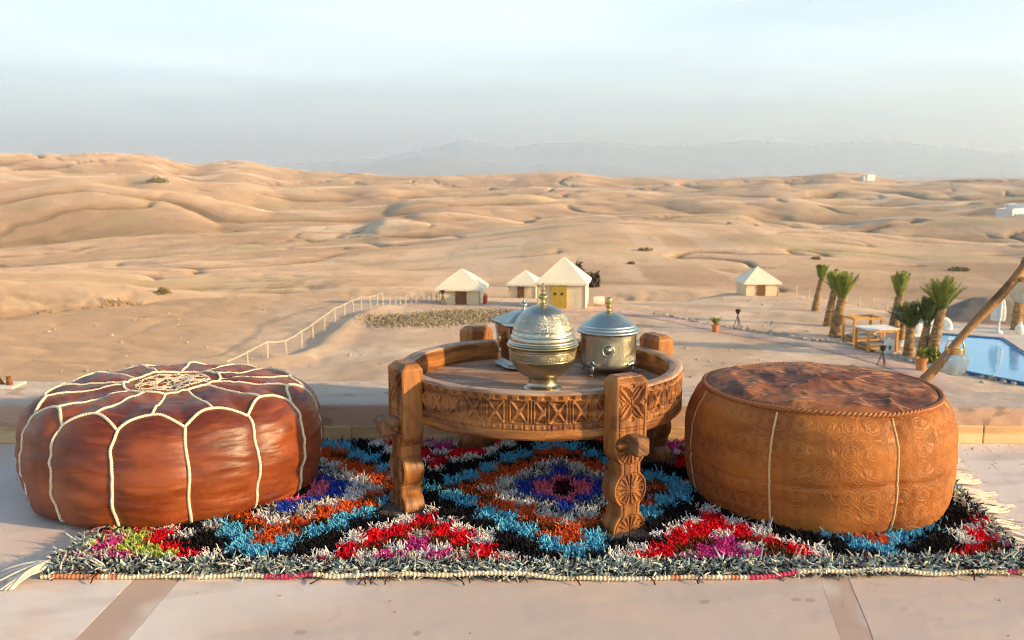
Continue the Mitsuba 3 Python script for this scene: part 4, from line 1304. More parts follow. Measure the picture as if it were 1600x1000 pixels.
def lantern(c, label, hang):
    L = thing('glass_lantern', label, 'lantern')
    x, y, z = c
    turned(L + '__jar', [(.0004, -.030), (.012, -.0300), (.020, -.0275), (.0275, -.0190), (.0312, -.0070), (.0315, .0040), (.0285, .0150), (.0225, .0215), (.0195, 0.0205), (.0195, .0270)], 'm_jar_glass', c, 48, 50)
    k = turned(L + '__lid', [(.0206, .0225), (.0214, 0.0205), (.0214, .0270), (.0220, .0280), (.0220, .0325), (.0205, .0335), (.0004, .0338)], 'm_brass', c, 40, 50)
    for s in (-1, 1):
        pts = [np.array([x + s * .0205, y, z + .030]), np.array([x + s * .0215, y, z + .038]), np.array([x + s * .0175, y, z + .047]), np.array([x + s * .0150, y, z + .052])]
        put(k + '__lug', tube(pts, .0022, 6), 'm_brass', True)
    g = np.linspace(0, PI, 16)
    top = np.array(hang)
    w = np.array([[x + .0158 * math.cos(q), y, z + .050 + (top[2] - z - .050) * math.sin(q) ** .6] for q in g])
    w[:, 0] += (top[0] - x) * np.sin(g)
    w[:, 1] += (top[1] - y) * np.sin(g)
    put(L + '__wire_handle', tube(w, .0013, 5), 'm_wire', True)
    put(L + '__candle', lathe([(.0003, -.0275), (.0105, -.0275), (.0108, -.010), (.0095, -.0085), (.0003, -.009)], 20, c), 'm_wax', 40)


scene['m_wax'] = principled((0.80, 0.77, 0.68), 0.5, 0.4)
scene['m_wire'] = principled((0.34, 0.22, 0.11), 0.4, 0.5, metallic=0.8)


def on_pole(x):
    i = int(np.argmin(np.abs(pts_pole[:, 0] - x)))
    return pts_pole[i] + [0, 0, rr_pole[i] * 1.25]


pts_pole, rr_pole = pts, rr
h = on_pole(1.029)
lantern((1.031, h[1] - .001, .161), 'crackled glass jar lantern with a brass lid hanging from the leaning pole beside the pool', h)
h = on_pole(1.186)
lantern((1.188, h[1] - .001, .328), 'second crackled glass lantern higher on the pole, cut by the right picture edge', h)

foot_ = thing('post_base', 'rusty bolted steel foot of a white post on the parapet at the left edge', 'post')
scene['m_rust'] = principled(M.proc(lambda p, n, uv: M.mix((0.10, 0.035, 0.015), (0.34, 0.135, 0.045), M.fbm(p.x * 70.0, p.y * 70.0, p.z * 70.0, 4))), 0.85, 0.2)
scene['m_white_paint'] = principled(M.proc(lambda p, n, uv: M.mix((0.52, 0.48, 0.41), (0.70, 0.67, 0.60), M.fbm(p.x * 60.0, p.y * 60.0, p.z * 60.0, 4))), 0.6, 0.3)
FX, FY, FZ = -1.243, 2.215, .0915
put(foot_ + '__plate', box(FX + .012, FY, FZ + .003, .105, .07, .006, 0, .001), 'm_white_paint')
put(foot_ + '__upright', tube([(FX - .006, FY, FZ + .006), (FX - .006, FY, FZ + .102)], .0105, 14), 'm_white_paint', 40)
m = trimesh.creation.extrude_polygon(Polygon([(0, 0), (.024, 0), (.003, .031), (0, .031)]), .006, engine='earcut')
v = np.array(m.vertices)[:, [0, 2, 1]] + [FX + .0045, FY - .003, FZ + .006]
put(foot_ + '__gusset', (v, np.array(m.faces)[:, ::-1]), 'm_rust')
put(foot_ + '__bolt', tube([(FX + .043, FY - .005, FZ + .006), (FX + .043, FY - .005, FZ + .026)], .0056, 10), 'm_rust', 40)
k = put(foot_ + '__nut', trimesh.util.concatenate([trimesh.creation.cylinder(.009, .006, sections=6)]).apply_translation([FX + .043, FY - .005, FZ + .0092]), 'm_rust')

# ================================================================ THE CAMP BELOW
gz = lambda x, y: float(ground_z(x, y))


def c_canvas(p, n, uv):
    f = M.fbm(p.x * 1.3, p.y * 1.3, p.z * 1.3, 4)
    return M.mix((0.66, 0.52, 0.35), (0.76, 0.63, 0.45), f)


scene['m_canvas'] = principled(M.proc(c_canvas), 0.9, 0.15)
scene['m_roof_canvas'] = principled(M.proc(lambda p, n, uv: M.mix((0.74, 0.66, 0.50), (0.82, 0.75, 0.60), M.fbm(p.x * 1.1, p.y * 1.1, p.z * 1.1, 4))), 0.9, 0.15)
scene['m_door_brown'] = principled(M.proc(lambda p, n, uv: M.mix((0.13, 0.055, 0.02), (0.24, 0.11, 0.04), M.fbm(p.x * 9.0, p.y * 9.0, p.z * 2.0, 3))), 0.6, 0.3)
scene['m_door_yellow'] = principled(M.proc(lambda p, n, uv: M.mix((0.40, 0.26, 0.03), (0.54, 0.37, 0.06), M.fbm(p.x * 6.0, p.y * 6.0, p.z * 2.0, 3))), 0.6, 0.3)
scene['m_dark_iron'] = principled((0.03, 0.025, 0.022), 0.6, 0.3)
scene['m_piping_tape'] = principled((0.42, 0.33, 0.20), 0.8, 0.2)


def tent(label, x, y, rot, w, d, h, roof, over, door_w, door_h, door_x, dm, belly=0.0, yellow=False):
    """Square canvas tent: front face looks along -y turned by rot (degrees)."""
    t = thing('canvas_tent', label, 'tent', 'canvas tents of the camp')
    z0 = gz(x, y) - .04
    a = math.radians(rot)
    R = np.array([[math.cos(a), math.sin(a), 0], [-math.sin(a), math.cos(a), 0], [0, 0, 1]])

    def place(m):
        v, f = m
        return np.asarray(v) @ R + [x, y, z0], f
    # walls: four cloth panels with slack between the seams
    for q, (wd, off, b) in enumerate(((w, d / 2, 0), (d, w / 2, 90), (w, d / 2, 180), (d, w / 2, 270))):
        nu = 25
        u, zz = np.meshgrid(np.linspace(-wd / 2, wd / 2, nu), np.linspace(0, h, 9), indexing='ij')
        slack = .035 * np.abs(np.sin(u * PI / 1.05)) * np.sin(zz / h * PI) + .02 * (F2(u * 2 + q * 9, zz * 2, 3, 5) - .5)
        P = np.stack([u, -off - slack, zz], -1)
        c, s = math.cos(math.radians(b)), math.sin(math.radians(b))
        P = P @ np.array([[c, s, 0], [-s, c, 0], [0, 0, 1]])
        put(t + '__wall', place(grid(P)), 'm_canvas', 30)
    # roof: hipped cloth that sags between the ridges, with a hanging edge
    for q in range(4):
        hw, hd = (w / 2 + over, d / 2 + over) if q % 2 == 0 else (d / 2 + over, w / 2 + over)
        u, k = np.meshgrid(np.linspace(-1, 1, 21), np.linspace(0, 1, 17), indexing='ij')
        zz = roof * (1 - k) + belly * np.sin(PI * k) - .05 * np.sin(PI * k) * (1 - u ** 2)
        P = np.stack([u * hw * k, -hd * k, h + zz], -1)
        flap = np.stack([u[:, :1] * hw, 0 * u[:, :1] - hd + .015, 0 * u[:, :1] + h - .16 - .05 * np.abs(np.sin(u[:, :1] * 14))], -1)
        P = np.concatenate([P, flap], 1)
        c, s = [(1, 0), (0, 1), (-1, 0), (0, -1)][q]
        P = P @ np.array([[c, s, 0], [-s, c, 0], [0, 0, 1]])
        put(t + '__roof', place(grid(P)), 'm_roof_canvas', 40)
    # eave tape and corner poles
    for sx in (-1, 1):
        put(t + '__corner_pole', place(beam((sx * (w / 2 + .03), -d / 2 - .03, 0), (sx * (w / 2 + .03), -d / 2 - .03, h), .09)), 'm_piping_tape')
    put(t + '__eave_rail', place(beam((-w / 2 - .06, -d / 2 - .06, h - .12), (w / 2 + .06, -d / 2 - .06, h - .12), .07)), 'm_piping_tape')
    dx = door_x * w / 2
    k = put(t + '__door', place(box(dx, -d / 2 - .075, door_h / 2 + .02, door_w, .06, door_h, 0, .01)), dm)
    put(k + '__frame', place(cat([box(dx + s * (door_w / 2 + .05), -d / 2 - .09, door_h / 2 + .02, .10, .10, door_h + .1, 0, .01) for s in (-1, 1)] + [box(dx, -d / 2 - .09, door_h + .09, door_w + .0, .10, .12, 0, .01)])), dm)
    for s in (-1, 1):
        put(k + '__leaf', place(box(dx + s * door_w / 4, -d / 2 - .115, door_h / 2 + .02, door_w / 2 - .05, .03, door_h - .10, 0, .008)), dm)
        if yellow:
            put(k + '__boss', place(lathe([(.0005, 0), (.13, 0), (.10, .05), (.0005, .06)], 16)) if False else place((np.asarray(lathe([(.001, .06), (.11, .03), (.13, 0)], 14)[0])[:, [0, 2, 1]] * [1, -1, 1] + [dx + s * door_w / 4, -d / 2 - .13, door_h * .62], lathe([(.001, .06), (.11, .03), (.13, 0)], 14)[1])), 'm_dark_iron')
    return t


tent('leftmost cream canvas tent, with a brown door and a red extinguisher beside it', -4.75, 89.9, -6, 3.75, 3.4, 1.62, 1.72, .38, .84, 1.52, .08, 'm_door_brown', belly=.10)
tent('small cream tent standing partly behind the large one with the yellow door', 1.45, 101.5, -12, 2.75, 3.2, 1.75, 1.35, .36, .55, 1.6, -.12, 'm_door_brown')
tent('large cream tent with a wide yellow double door, biggest of the camp tents', 4.75, 86.6, -9, 4.25, 4.2, 2.42, 2.20, .26, 1.25, 2.32, -.10, 'm_door_yellow', yellow=True)
tent('cream tent alone on the rise to the right, above the palms', 25.75, 98.9, 4, 3.35, 3.2, 1.5, 1.55, .32, .62, 1.35, -.05, 'm_door_brown')

# ---- rail fence down the left side of the camp
scene['m_rail'] = principled(M.proc(lambda p, n, uv: M.mix((0.48, 0.39, 0.28), (0.64, 0.54, 0.41), M.fbm(p.x * 3.0, p.y * 3.0, p.z * 3.0, 3))), 0.8, 0.2)
fence = thing('rail_fence', 'pale wooden post and rail fence curving down the left edge of the camp ground', 'fence')
FP = [(-17.3, 56.6), (-16.9, 59.4), (-16.35, 62.2), (-15.75, 64.9), (-15.35, 67.9), (-15.2, 71.3), (-15.05, 74.9), (-14.8, 78.3), (-14.6, 81.6), (-14.2, 83.9), (-13.75, 85.4), (-13.0, 86.2), (-12.5, 86.9), (-12.0, 87.3)]
tops = []
for i, (x, y) in enumerate(FP):
    z = gz(x, y)
    hgt = 1.22 + .06 * math.sin(i * 2.1)
    lean = .05 * math.sin(i * 3.3)
    put(fence + '__post', tube([(x, y, z - .15), (x + lean * .5, y, z + hgt * .5), (x + lean, y, z + hgt)], [.062, .056, .05], 7), 'm_rail', 40)
    tops.append((x + lean, y, z + hgt - .06))
for i in range(len(tops) - 1):
    a, b = np.array(tops[i]), np.array(tops[i + 1])
    mid = (a + b) / 2 + [0, 0, .03 * math.sin(i * 1.7) - .03]
    put(fence + '__rail', tube([a, mid, b], .040, 6), 'm_rail', True)
fence2 = thing('rail_fence', 'low pale stake fence running behind the left tent', 'fence')
for i in range(11):
    x, y = -11.4 + .46 * i, 87.6 + .28 * i
    z = gz(x, y)
    put(fence2 + '__post', tube([(x, y, z - .1), (x + .03 * math.sin(i * 2), y, z + .8 + .1 * math.sin(i * 5))], .05, 6), 'm_rail', 40)
fence3 = thing('rail_fence', 'short row of pale stakes on the slope behind the palms', 'fence')
for i in range(8):
    x, y = 29.5 + .95 * i, 97.5 - 1.0 * i
    z = gz(x, y)
    put(fence3 + '__post', tube([(x, y, z - .1), (x + .05 * math.sin(i * 2), y, z + 1.15 + .15 * math.sin(i * 5))], .07, 6), 'm_rail', 40)

# ---- palms
def c_trunk(p, n, uv):
    f = M.fbm(p.x * 5.0, p.y * 5.0, p.z * 9.0, 4)
    return M.mix((0.17, 0.095, 0.045), (0.40, 0.25, 0.12), M.smoothstep(0.3, 0.7, f))


scene['m_trunk'] = principled(M.proc(c_trunk), 0.9, 0.15)


def leaf_bsdf(a, b):
    return {'type': 'twosided', 'b': {'type': 'principled', 'base_color': M.proc(lambda p, n, uv: M.mix(a, b, M.fbm(p.x * 2.2, p.y * 2.2, p.z * 2.2, 3))), 'roughness': 0.55, 'specular': 0.35}}


scene['m_frond'] = leaf_bsdf((0.085, 0.12, 0.016), (0.28, 0.30, 0.045))
scene['m_frond_dark'] = leaf_bsdf((0.030, 0.055, 0.012), (0.10, 0.13, 0.03))
scene['m_bush'] = leaf_bsdf((0.12, 0.105, 0.035), (0.26, 0.20, 0.085))


def frond(base, az, tilt, L, width, bend, r):
    """One palm leaf: a rib with pairs of narrow leaflets."""
    n = 13
    u = np.linspace(0, 1, n)
    ang = tilt + bend * u ** 1.5
    ds = L / (n - 1)
    hor = np.r_[0, np.cumsum(np.sin(ang[:-1]) * ds)]
    ver = np.r_[0, np.cumsum(np.cos(ang[:-1]) * ds)]
    d = np.array([math.cos(az), math.sin(az), 0]); sd = np.array([-d[1], d[0], 0])
    P = base + d * hor[:, None] + np.array([0, 0, 1.0]) * ver[:, None]
    out = [tube(P, .030 * (1 - .8 * u), 4)]
    V, F_ = [], []
    for k in range(2, n):
        for m_ in (0, .5):
            if k == n - 1 and m_:
                continue
            p = P[k] * (1 - m_) + P[min(k + 1, n - 1)] * m_
            tdir = P[min(k + 1, n - 1)] - P[k - 1]; tdir = tdir / np.linalg.norm(tdir)
            for s in (-1, 1):
                l = width * math.sin(PI * min(.15 + .85 * u[k], 1)) ** .6 * r.uniform(.8, 1.15) * (.55 if k == n - 1 else 1)
                dr_ = tdir * .75 + sd * s * .62 + np.cross(tdir, sd) * .15 + r.normal(0, .06, 3)
                dr_ /= np.linalg.norm(dr_)
                w_ = np.cross(dr_, np.cross(tdir, sd)); w_ = w_ / (np.linalg.norm(w_) + 1e-9) * .028
                i = len(V)
                V += [p - w_ * .6, p + dr_ * l * .5 - w_, p + dr_ * l, p + dr_ * l * .5 + w_, p + w_ * .6]
                F_ += [[i, i + 1, i + 4], [i + 1, i + 3, i + 4], [i + 1, i + 2, i + 3]]
    out.append((np.array(V), np.array(F_)))
    return cat(out)


def palm(label, x, y, trunk_h, r0, crown_h, spread, nf, dark=False, lean=0.0, droop=0.4, seed=1, stub=False):
    r = np.random.default_rng(seed)
    t = thing('palm_tree', label, 'palm tree', 'palms beside the pool')
    z0 = gz(x, y) - .2
    u = np.linspace(0, 1, 46)
    P = np.stack([x + lean * u ** 1.4, y + 0 * u, z0 + (trunk_h + .2) * u], 1)
    rad = r0 * (1.12 - .42 * u ** .8 + .10 * np.exp(-((u - 1) / .07) ** 2))
    g = np.linspace(0, 2 * PI, 22, endpoint=False)
    rows = []
    for i in range(46):
        scale = rad[i] * (1 + .13 * np.maximum(np.sin(g * 5.5 + (i % 2) * PI / 1.0), 0) * (1 if i % 4 < 2 else .3) + .07 * ((i % 4) / 3))
        rows.append(np.stack([P[i, 0] + scale * np.cos(g), P[i, 1] + scale * np.sin(g), P[i, 2] + 0 * g], 1))
    v, f = grid(np.array(rows), wrap_v=True)
    v = v + .03 * (meshkit.fbm(v * 4, 3, seed) - .5)[:, None]
    top = len(v)
    v = np.vstack([v, P[-1] + [0, 0, .05]])
    k = np.arange(22)
    f = np.vstack([f, np.stack([(45 * 22 + k), (45 * 22 + (k + 1) % 22), k * 0 + top], 1)])
    put(t + '__trunk', (v, f), 'm_trunk', 50)
    if stub:
        return
    crown = P[-1]
    for q in range(nf):
        a = q * 2.39996 + r.uniform(-.2, .2)
        lv = (q + .5) / nf
        tilt = spread * (.12 + .88 * lv ** .8) * r.uniform(.85, 1.1)
        base = crown + np.array([math.cos(a), math.sin(a), 0]) * r0 * .35 + [0, 0, -.12 * lv]
        put(t + '__frond', frond(base, a, tilt, crown_h * r.uniform(.86, 1.06), .50, droop * lv * r.uniform(.7, 1.2), r), 'm_frond_dark' if dark else 'm_frond', 60)


palm('palm with a small tied crown, farthest and leftmost of the palms', 26.95, 83.4, 2.75, .30, 1.45, .36, 20, lean=.45, droop=.15, seed=3)
palm('second palm from the left, close behind a thicker one', 25.25, 74.8, 2.75, .33, 1.75, .42, 22, lean=.35, droop=.3, seed=4)
palm('thick trunked palm with an open bright crown, third from the left', 24.06, 69.6, 2.85, .40, 2.1, .58, 26, lean=.40, droop=.35, seed=5)
palm('palm with a tall tied brush of fronds behind the wooden daybed', 29.85, 73.1, 2.55, .38, 2.0, .36, 26, lean=.30, droop=.1, seed=6)
palm('low dark palm with drooping fronds, just right of the daybed', 28.05, 67.3, 1.55, .24, 1.35, 1.0, 18, dark=True, lean=.1, droop=.9, seed=7)
palm('dark palm with drooping fronds at the near edge of the pool', 26.35, 61.9, 1.9, .33, 1.75, .80, 20, dark=True, lean=.05, droop=.8, seed=8)
palm('dark upright palm in the middle of the pool edge cluster', 26.8, 61.0, 2.25, .30, 1.85, .50, 20, dark=True, lean=.30, droop=.45, seed=9)
palm('tallest pool palm with a wide bright green crown', 27.35, 60.6, 3.35, .36, 2.15, .68, 28, lean=.42, droop=.45, seed=10)
palm('bare topped palm trunk beyond the pool at the right picture edge', 38.2, 70.8, 3.1, .38, 0, 0, 0, lean=.05, seed=11, stub=True)

# ---- pool
scene['m_water'] = bumped(lambda p, n, uv: M.fbm(p.x * 2.2, p.y * 1.4, 0.0, 3), 0.010, principled((0.11, 0.38, 0.66), 0.08, 0.5), 0.02)
scene['m_deck'] = principled(M.proc(lambda p, n, uv: M.mix((0.50, 0.42, 0.36), (0.64, 0.56, 0.49), M.fbm(p.x * 0.9, p.y * 0.9, 0.0, 4))), 0.8, 0.2)
scene['m_pool_tile'] = principled((0.03, 0.10, 0.24), 0.4, 0.4)
POOL = Polygon([(31.2, 69.6), (35.2, 67.25), (33.6, 61.0), (31.6, 53.6), (29.35, 52.9), (28.1, 54.9), (27.0, 56.9), (28.6, 62.8)])
DZ = -11.24
struct('pool_deck', prism(Polygon([(30.2, 69.0), (32.6, 74.2), (45, 69.5), (42, 48), (31.9, 52.6), (33.9, 60.9), (35.5, 67.45), (31.1, 70.0)]), DZ - .5, DZ), 'm_deck')
m = trimesh.creation.extrude_polygon(POOL.buffer(.02), .02, engine='earcut'); m.apply_translation([0, 0, DZ - .13])
struct('pool_water', (np.array(m.vertices), np.array(m.faces)), 'm_water')
pool = thing('swimming_pool', 'blue tiled basin edge of the swimming pool at the right', 'pool')
ring = POOL.buffer(.16).difference(POOL)
put(pool + '__rim', prism(ring, DZ - .6, DZ - .03), 'm_pool_tile')

# ---- the pale track and the planted patch lie a few centimetres above the ground
def drape(outline_pts, lift, step=.55, smooth_edge=.5, seed=0):
    poly = Polygon(outline_pts).buffer(.01)
    x0, y0, x1, y1 = poly.bounds
    from shapely import contains_xy
    xs, ys = np.arange(x0, x1 + step, step), np.arange(y0, y1 + step, step)
    X, Y = np.meshgrid(xs, ys, indexing='ij')
    Xj, Yj = X + smooth_edge * (N2(X * 1.1, Y * 1.1, seed) - .5), Y + smooth_edge * (N2(X * 1.1, Y * 1.1, seed + 1) - .5)
    ins = contains_xy(poly, Xj, Yj)
    v, f = grid(np.stack([X, Y, ground_z(X, Y) + lift], -1))
    n = len(xs) * len(ys)
    ok = ins.ravel()
    f = f[ok[f].all(1)]
    used = np.unique(f)
    mp = np.full(n, -1); mp[used] = np.arange(len(used))
    return v[used], mp[f][:, ::1]


def ribbon(line, w, lift):
    line = np.array(line)
    s = np.r_[0, np.cumsum(np.hypot(*np.diff(line, axis=0).T))]
    q = np.linspace(0, s[-1], 160)
    p = np.stack([PchipInterpolator(s, line[:, k])(q) for k in (0, 1)], 1)
    t_ = np.gradient(p, axis=0); t_ /= np.linalg.norm(t_, axis=1, keepdims=True)
    nrm = np.stack([-t_[:, 1], t_[:, 0]], 1)
    rows = []
    for k in np.linspace(-1, 1, 7):
        wj = w / 2 * (1 + .18 * (F2(q * .5, q * 0 + (k > 0) * 7, 3, 5) - .5))
        c = p + nrm * (k * wj)[:, None] if np.ndim(wj) else p + nrm * k * wj
        rows.append(np.c_[c, ground_z(c[:, 0], c[:, 1]) + lift * (1 - .6 * abs(k) ** 4)])
    return grid(np.array(rows), flip=True)


scene['m_track'] = principled(M.proc(lambda p, n, uv: M.mix((0.44, 0.285, 0.23), (0.56, 0.40, 0.335), M.fbm(p.x * 0.8, p.y * 0.8, 0.0, 4)) * (0.86 + 0.28 * M.fbm(p.x * 5.0, p.y * 5.0, 0.0, 3))), 0.9, 0.15)
struct('path', ribbon([(9.0, 83.5), (11.2, 81.0), (12.9, 78.7), (17.0, 71.1), (22.1, 64.5), (24.2, 58.6), (24.8, 53.5), (24.6, 46.0)], 1.9, .07), 'm_track', True)
struct('path', ribbon([(-2.4, 87.9), (2.0, 84.0), (5.0, 83.4), (8.2, 83.9), (9.6, 83.0)], 2.0, .055), 'm_track', True)

r7 = np.random.default_rng(77)
scene['m_stone'] = principled(M.proc(lambda p, n, uv: M.mix((0.26, 0.21, 0.17), (0.56, 0.49, 0.42), M.fbm(p.x * 2.0, p.y * 2.0, p.z * 2.0, 3))), 0.9, 0.2)
base_rock = trimesh.creation.icosphere(1, 1.0)


def rock(x, y, z, s, r):
    v = np.array(base_rock.vertices) * (1 + r.normal(0, .13, (len(base_rock.vertices), 1))) * r.uniform(.7, 1.2, 3) * [1, 1, .7]
    return v * s + [x, y, z], np.array(base_rock.faces)


ms = []
for (x0, y0), (x1, y1), n in (((16.2, 74.5), (23.9, 66.0), 50), ((23.9, 66.0), (26.2, 58.9), 44), ((26.6, 57.2), (29.0, 52.9), 30), ((12.5, 81.5), (16.2, 74.5), 22)):
    for k in range(n):
        q = (k + r7.uniform(-.4, .4)) / n
        x, y = x0 + (x1 - x0) * q + r7.normal(0, .16), y0 + (y1 - y0) * q + r7.normal(0, .16)
        s = r7.uniform(.08, .26)
        ms.append(rock(x, y, gz(x, y) + s * .3, s, r7))
for k in range(420):
    x, y = r7.uniform(-40, 42), r7.uniform(52, 125)
    s = r7.uniform(.05, .16)
    ms.append(rock(x, y, gz(x, y) + s * .2, s, r7))
struct('loose_stones', cat(ms), 'm_stone', False, kind='stuff')
ms = []
for (x, y, s) in ((24.9, 68.2, .5), (25.4, 67.7, .42), (24.6, 68.9, .38)):
    k = put('boulder', rock(x, y, gz(x, y) + s * .35, s, r7), 'm_stone')
    tag(k, ('largest boulder at the foot of the thick trunked palm', 'boulder on the right of the group below the thick palm', 'boulder on the left of the group below the thick palm')[int(s < .45) + int(s < .4)], 'boulder')


def leaves(points, size, r, upright=.6):
    """Small bent leaf faces round the points (n, 3)."""
    n = len(points)
    d = r.normal(size=(n, 3)); d[:, 2] = np.abs(d[:, 2]) * (1 + upright * 2)
    d /= np.linalg.norm(d, axis=1, keepdims=True)
    w = np.cross(d, r.normal(size=(n, 3))); w /= np.linalg.norm(w, axis=1, keepdims=True)
    L = size * r.uniform(.6, 1.3, (n, 1))
    V = np.stack([points - w * L * .18, points + w * L * .18, points + d * L * .6 + w * L * .22, points + d * L, points + d * L * .6 - w * L * .22], 1)
    F_ = (np.arange(n) * 5)[:, None, None] + np.array([[0, 1, 2], [0, 2, 4], [4, 2, 3]])[None]
    return V.reshape(-1, 3), F_.reshape(-1, 3)


def patch_points(poly, n, r):
    from shapely import contains_xy
    x0, y0, x1, y1 = poly.bounds
    x, y = r.uniform(x0, x1, n * 3), r.uniform(y0, y1, n * 3)
    k = contains_xy(poly, x, y); x, y = x[k][:n], y[k][:n]
    keep = F2(x * .55, y * .55, 3, 4) + r.uniform(-.25, .25, len(x)) > .36
    x, y = x[keep], y[keep]
    x, y = x + r.normal(0, .45, len(x)), y + r.normal(0, .7, len(x))
    return np.c_[x, y, ground_z(x, y)]


scene['m_cover_plant'] = leaf_bsdf((0.23, 0.19, 0.115), (0.40, 0.325, 0.21))
green = Polygon([(-12.3, 77.3), (-11.6, 79.4), (-9.2, 79.8), (-6.6, 82.6), (-2.2, 83.3), (3.6, 82.2), (2.6, 79.6), (-1.4, 76.6), (-6.5, 74.6), (-10.2, 75.0)])
struct('ground_cover', leaves(patch_points(green, 12000, r7), .20, r7, .1), 'm_cover_plant', False, kind='stuff')


def shrub(name, label, x, y, w, h, n, bs, group=None, seed=0, size=.3):
    r = np.random.default_rng(seed)
    z = gz(x, y)
    q = r.normal(size=(n, 3)); q /= np.linalg.norm(q, axis=1, keepdims=True)
    q *= r.uniform(.25, 1, (n, 1)) ** .5
    cl = 1 + .35 * np.sin(q[:, 0] * 5 + seed) * np.cos(q[:, 1] * 4)
    P = np.c_[x + q[:, 0] * w / 2 * cl, y + q[:, 1] * w / 2, z + np.abs(q[:, 2]) * h * .9 * cl]
    k = thing(name, label, 'bush', group)
    put(k + '__foliage', leaves(P, size, r), bs)
    for a in np.linspace(0, 5, 4):
        put(k + '__stem', tube([(x, y, z - .1), (x + .2 * w * math.cos(a), y + .2 * w * math.sin(a), z + h * .55)], [.02 + .012 * h, .01], 5), 'm_trunk')
    return k


scene['m_dark_bush'] = leaf_bsdf((0.05, 0.03, 0.02), (0.12, 0.075, 0.045))
shrub('dark_tree', 'dark bushy tree rising behind the roof of the large tent', 10.6, 150, 3.4, 3.6, 900, 'm_dark_bush', seed=2, size=.55)
shrub('dark_tree', 'small dark tree right of the bushy one behind the large tent', 12.6, 146, 2.0, 2.5, 420, 'm_dark_bush', seed=5, size=.5)
shrub('green_bush', 'low green bush at the foot of the pool palms', 27.0, 59.9, 1.3, .9, 260, 'm_frond', seed=3, size=.34)
BUSH = ['wide green bush high on the large dune at the left', 'smaller bush touching the wide one high on the left dune', 'small bush in the middle of the left hillside', 'low bush on the slope to the right of the large tent',
        'flat bush on the slope beside the leaning pole, above the pool', 'flat bush on the slope above the palms', 'tiny flat bush on the slope right of the dark trees', 'small bush on the bank at the left, behind the fence']
for i, (x, y, w, h) in enumerate(((-372, 1000, 17, 6), (-366, 1003, 11, 5), (-150, 520, 6, 2.6), (30, 214, 3.2, .7), (93, 196, 4.0, .7), (66, 205, 2.2, .6), (24, 190, 1.6, .4), (-49, 132, 2.4, 1.0))):
    k = shrub('desert_bush', BUSH[i], x, y, w, h, 240, 'm_bush', 'lone bushes on the desert hills', 20 + i, size=max(.3, w * .12))
# dry scrub along the bank behind the camp
n = 1900
aa = np.radians(np.r_[r7.uniform(-27, 26, n)])
rr_ = 121 + 12 * r7.uniform(0, 1, n) + 3 * np.sin(aa * 30)
clump = F2(aa * 60, rr_ * .25, 3, 8) + r7.uniform(-.2, .2, n) > .55
aa, rr_ = aa[clump], rr_[clump]
base = np.c_[rr_ * np.sin(aa), rr_ * np.cos(aa)]
pts_ = np.repeat(base, 9, 0) + r7.normal(0, .32, (len(base) * 9, 2))
z_ = ground_z(pts_[:, 0], pts_[:, 1]) + np.abs(r7.normal(0, .22, len(pts_)))
struct('dry_scrub', leaves(np.c_[pts_, z_], .42, r7), 'm_dry', False, kind='stuff')
scene['m_dry'] = leaf_bsdf((0.28, 0.18, 0.08), (0.46, 0.33, 0.17))

# ---- daybeds, parasol, seats, stands, pots
scene['m_orange_wood'] = principled(M.proc(lambda p, n, uv: M.mix((0.46, 0.21, 0.04), (0.60, 0.31, 0.08), M.fbm(p.x * 3.0, p.y * 3.0, p.z * 3.0, 3))), 0.6, 0.3)
scene['m_white_cloth'] = principled(M.proc(lambda p, n, uv: M.mix((0.66, 0.64, 0.60), (0.80, 0.78, 0.74), M.fbm(p.x * 2.0, p.y * 2.0, p.z * 2.0, 3))), 0.85, 0.2)
scene['m_grey_cloth'] = principled((0.22, 0.21, 0.21), 0.9, 0.1)


def daybed(label, x, y, rot, w, d, h, roof, mattress=True):
    t = thing('wooden_daybed', label, 'daybed')
    z = gz(x, y)
    a = math.radians(rot)
    R = np.array([[math.cos(a), math.sin(a), 0], [-math.sin(a), math.cos(a), 0], [0, 0, 1]])
    pl = lambda m: (np.asarray(m[0]) @ R + [x, y, z], m[1])
    for sx in (-1, 1):
        for sy in (-1, 1):
            put(t + '__post', pl(beam((sx * w / 2, sy * d / 2, -.2), (sx * w / 2, sy * d / 2, h), .15)), 'm_orange_wood')
    for sy in (-1, 1):
        put(t + '__top_beam', pl(beam((-w / 2 - .08, sy * d / 2, h + .07), (w / 2 + .08, sy * d / 2, h + .07), .14)), 'm_orange_wood')
    for sx in (-1, 1):
        put(t + '__side_beam', pl(beam((sx * w / 2, -d / 2 + .075, h + .07), (sx * w / 2, d / 2 - .075, h + .07), .12)), 'm_orange_wood')
    put(t + '__platform', pl(box(0, 0, .26, w - .16, d + .05, .14, 0, .02)), 'm_orange_wood')
    if roof:
        put(t + '__canopy', pl(box(0, 0, h + .20, w + .25, d + .3, .10, 0, .04)), 'm_white_cloth')
    if mattress:
        put(t + '__mattress', pl(box(0, .05, .44, w - .25, d - .2, .20, 0, .08)), 'm_grey_cloth')
        put(t + '__cushion', pl(box(w * .36, .1, .66, .28, d * .6, .40, .1, .12)), 'm_white_cloth')
    return t


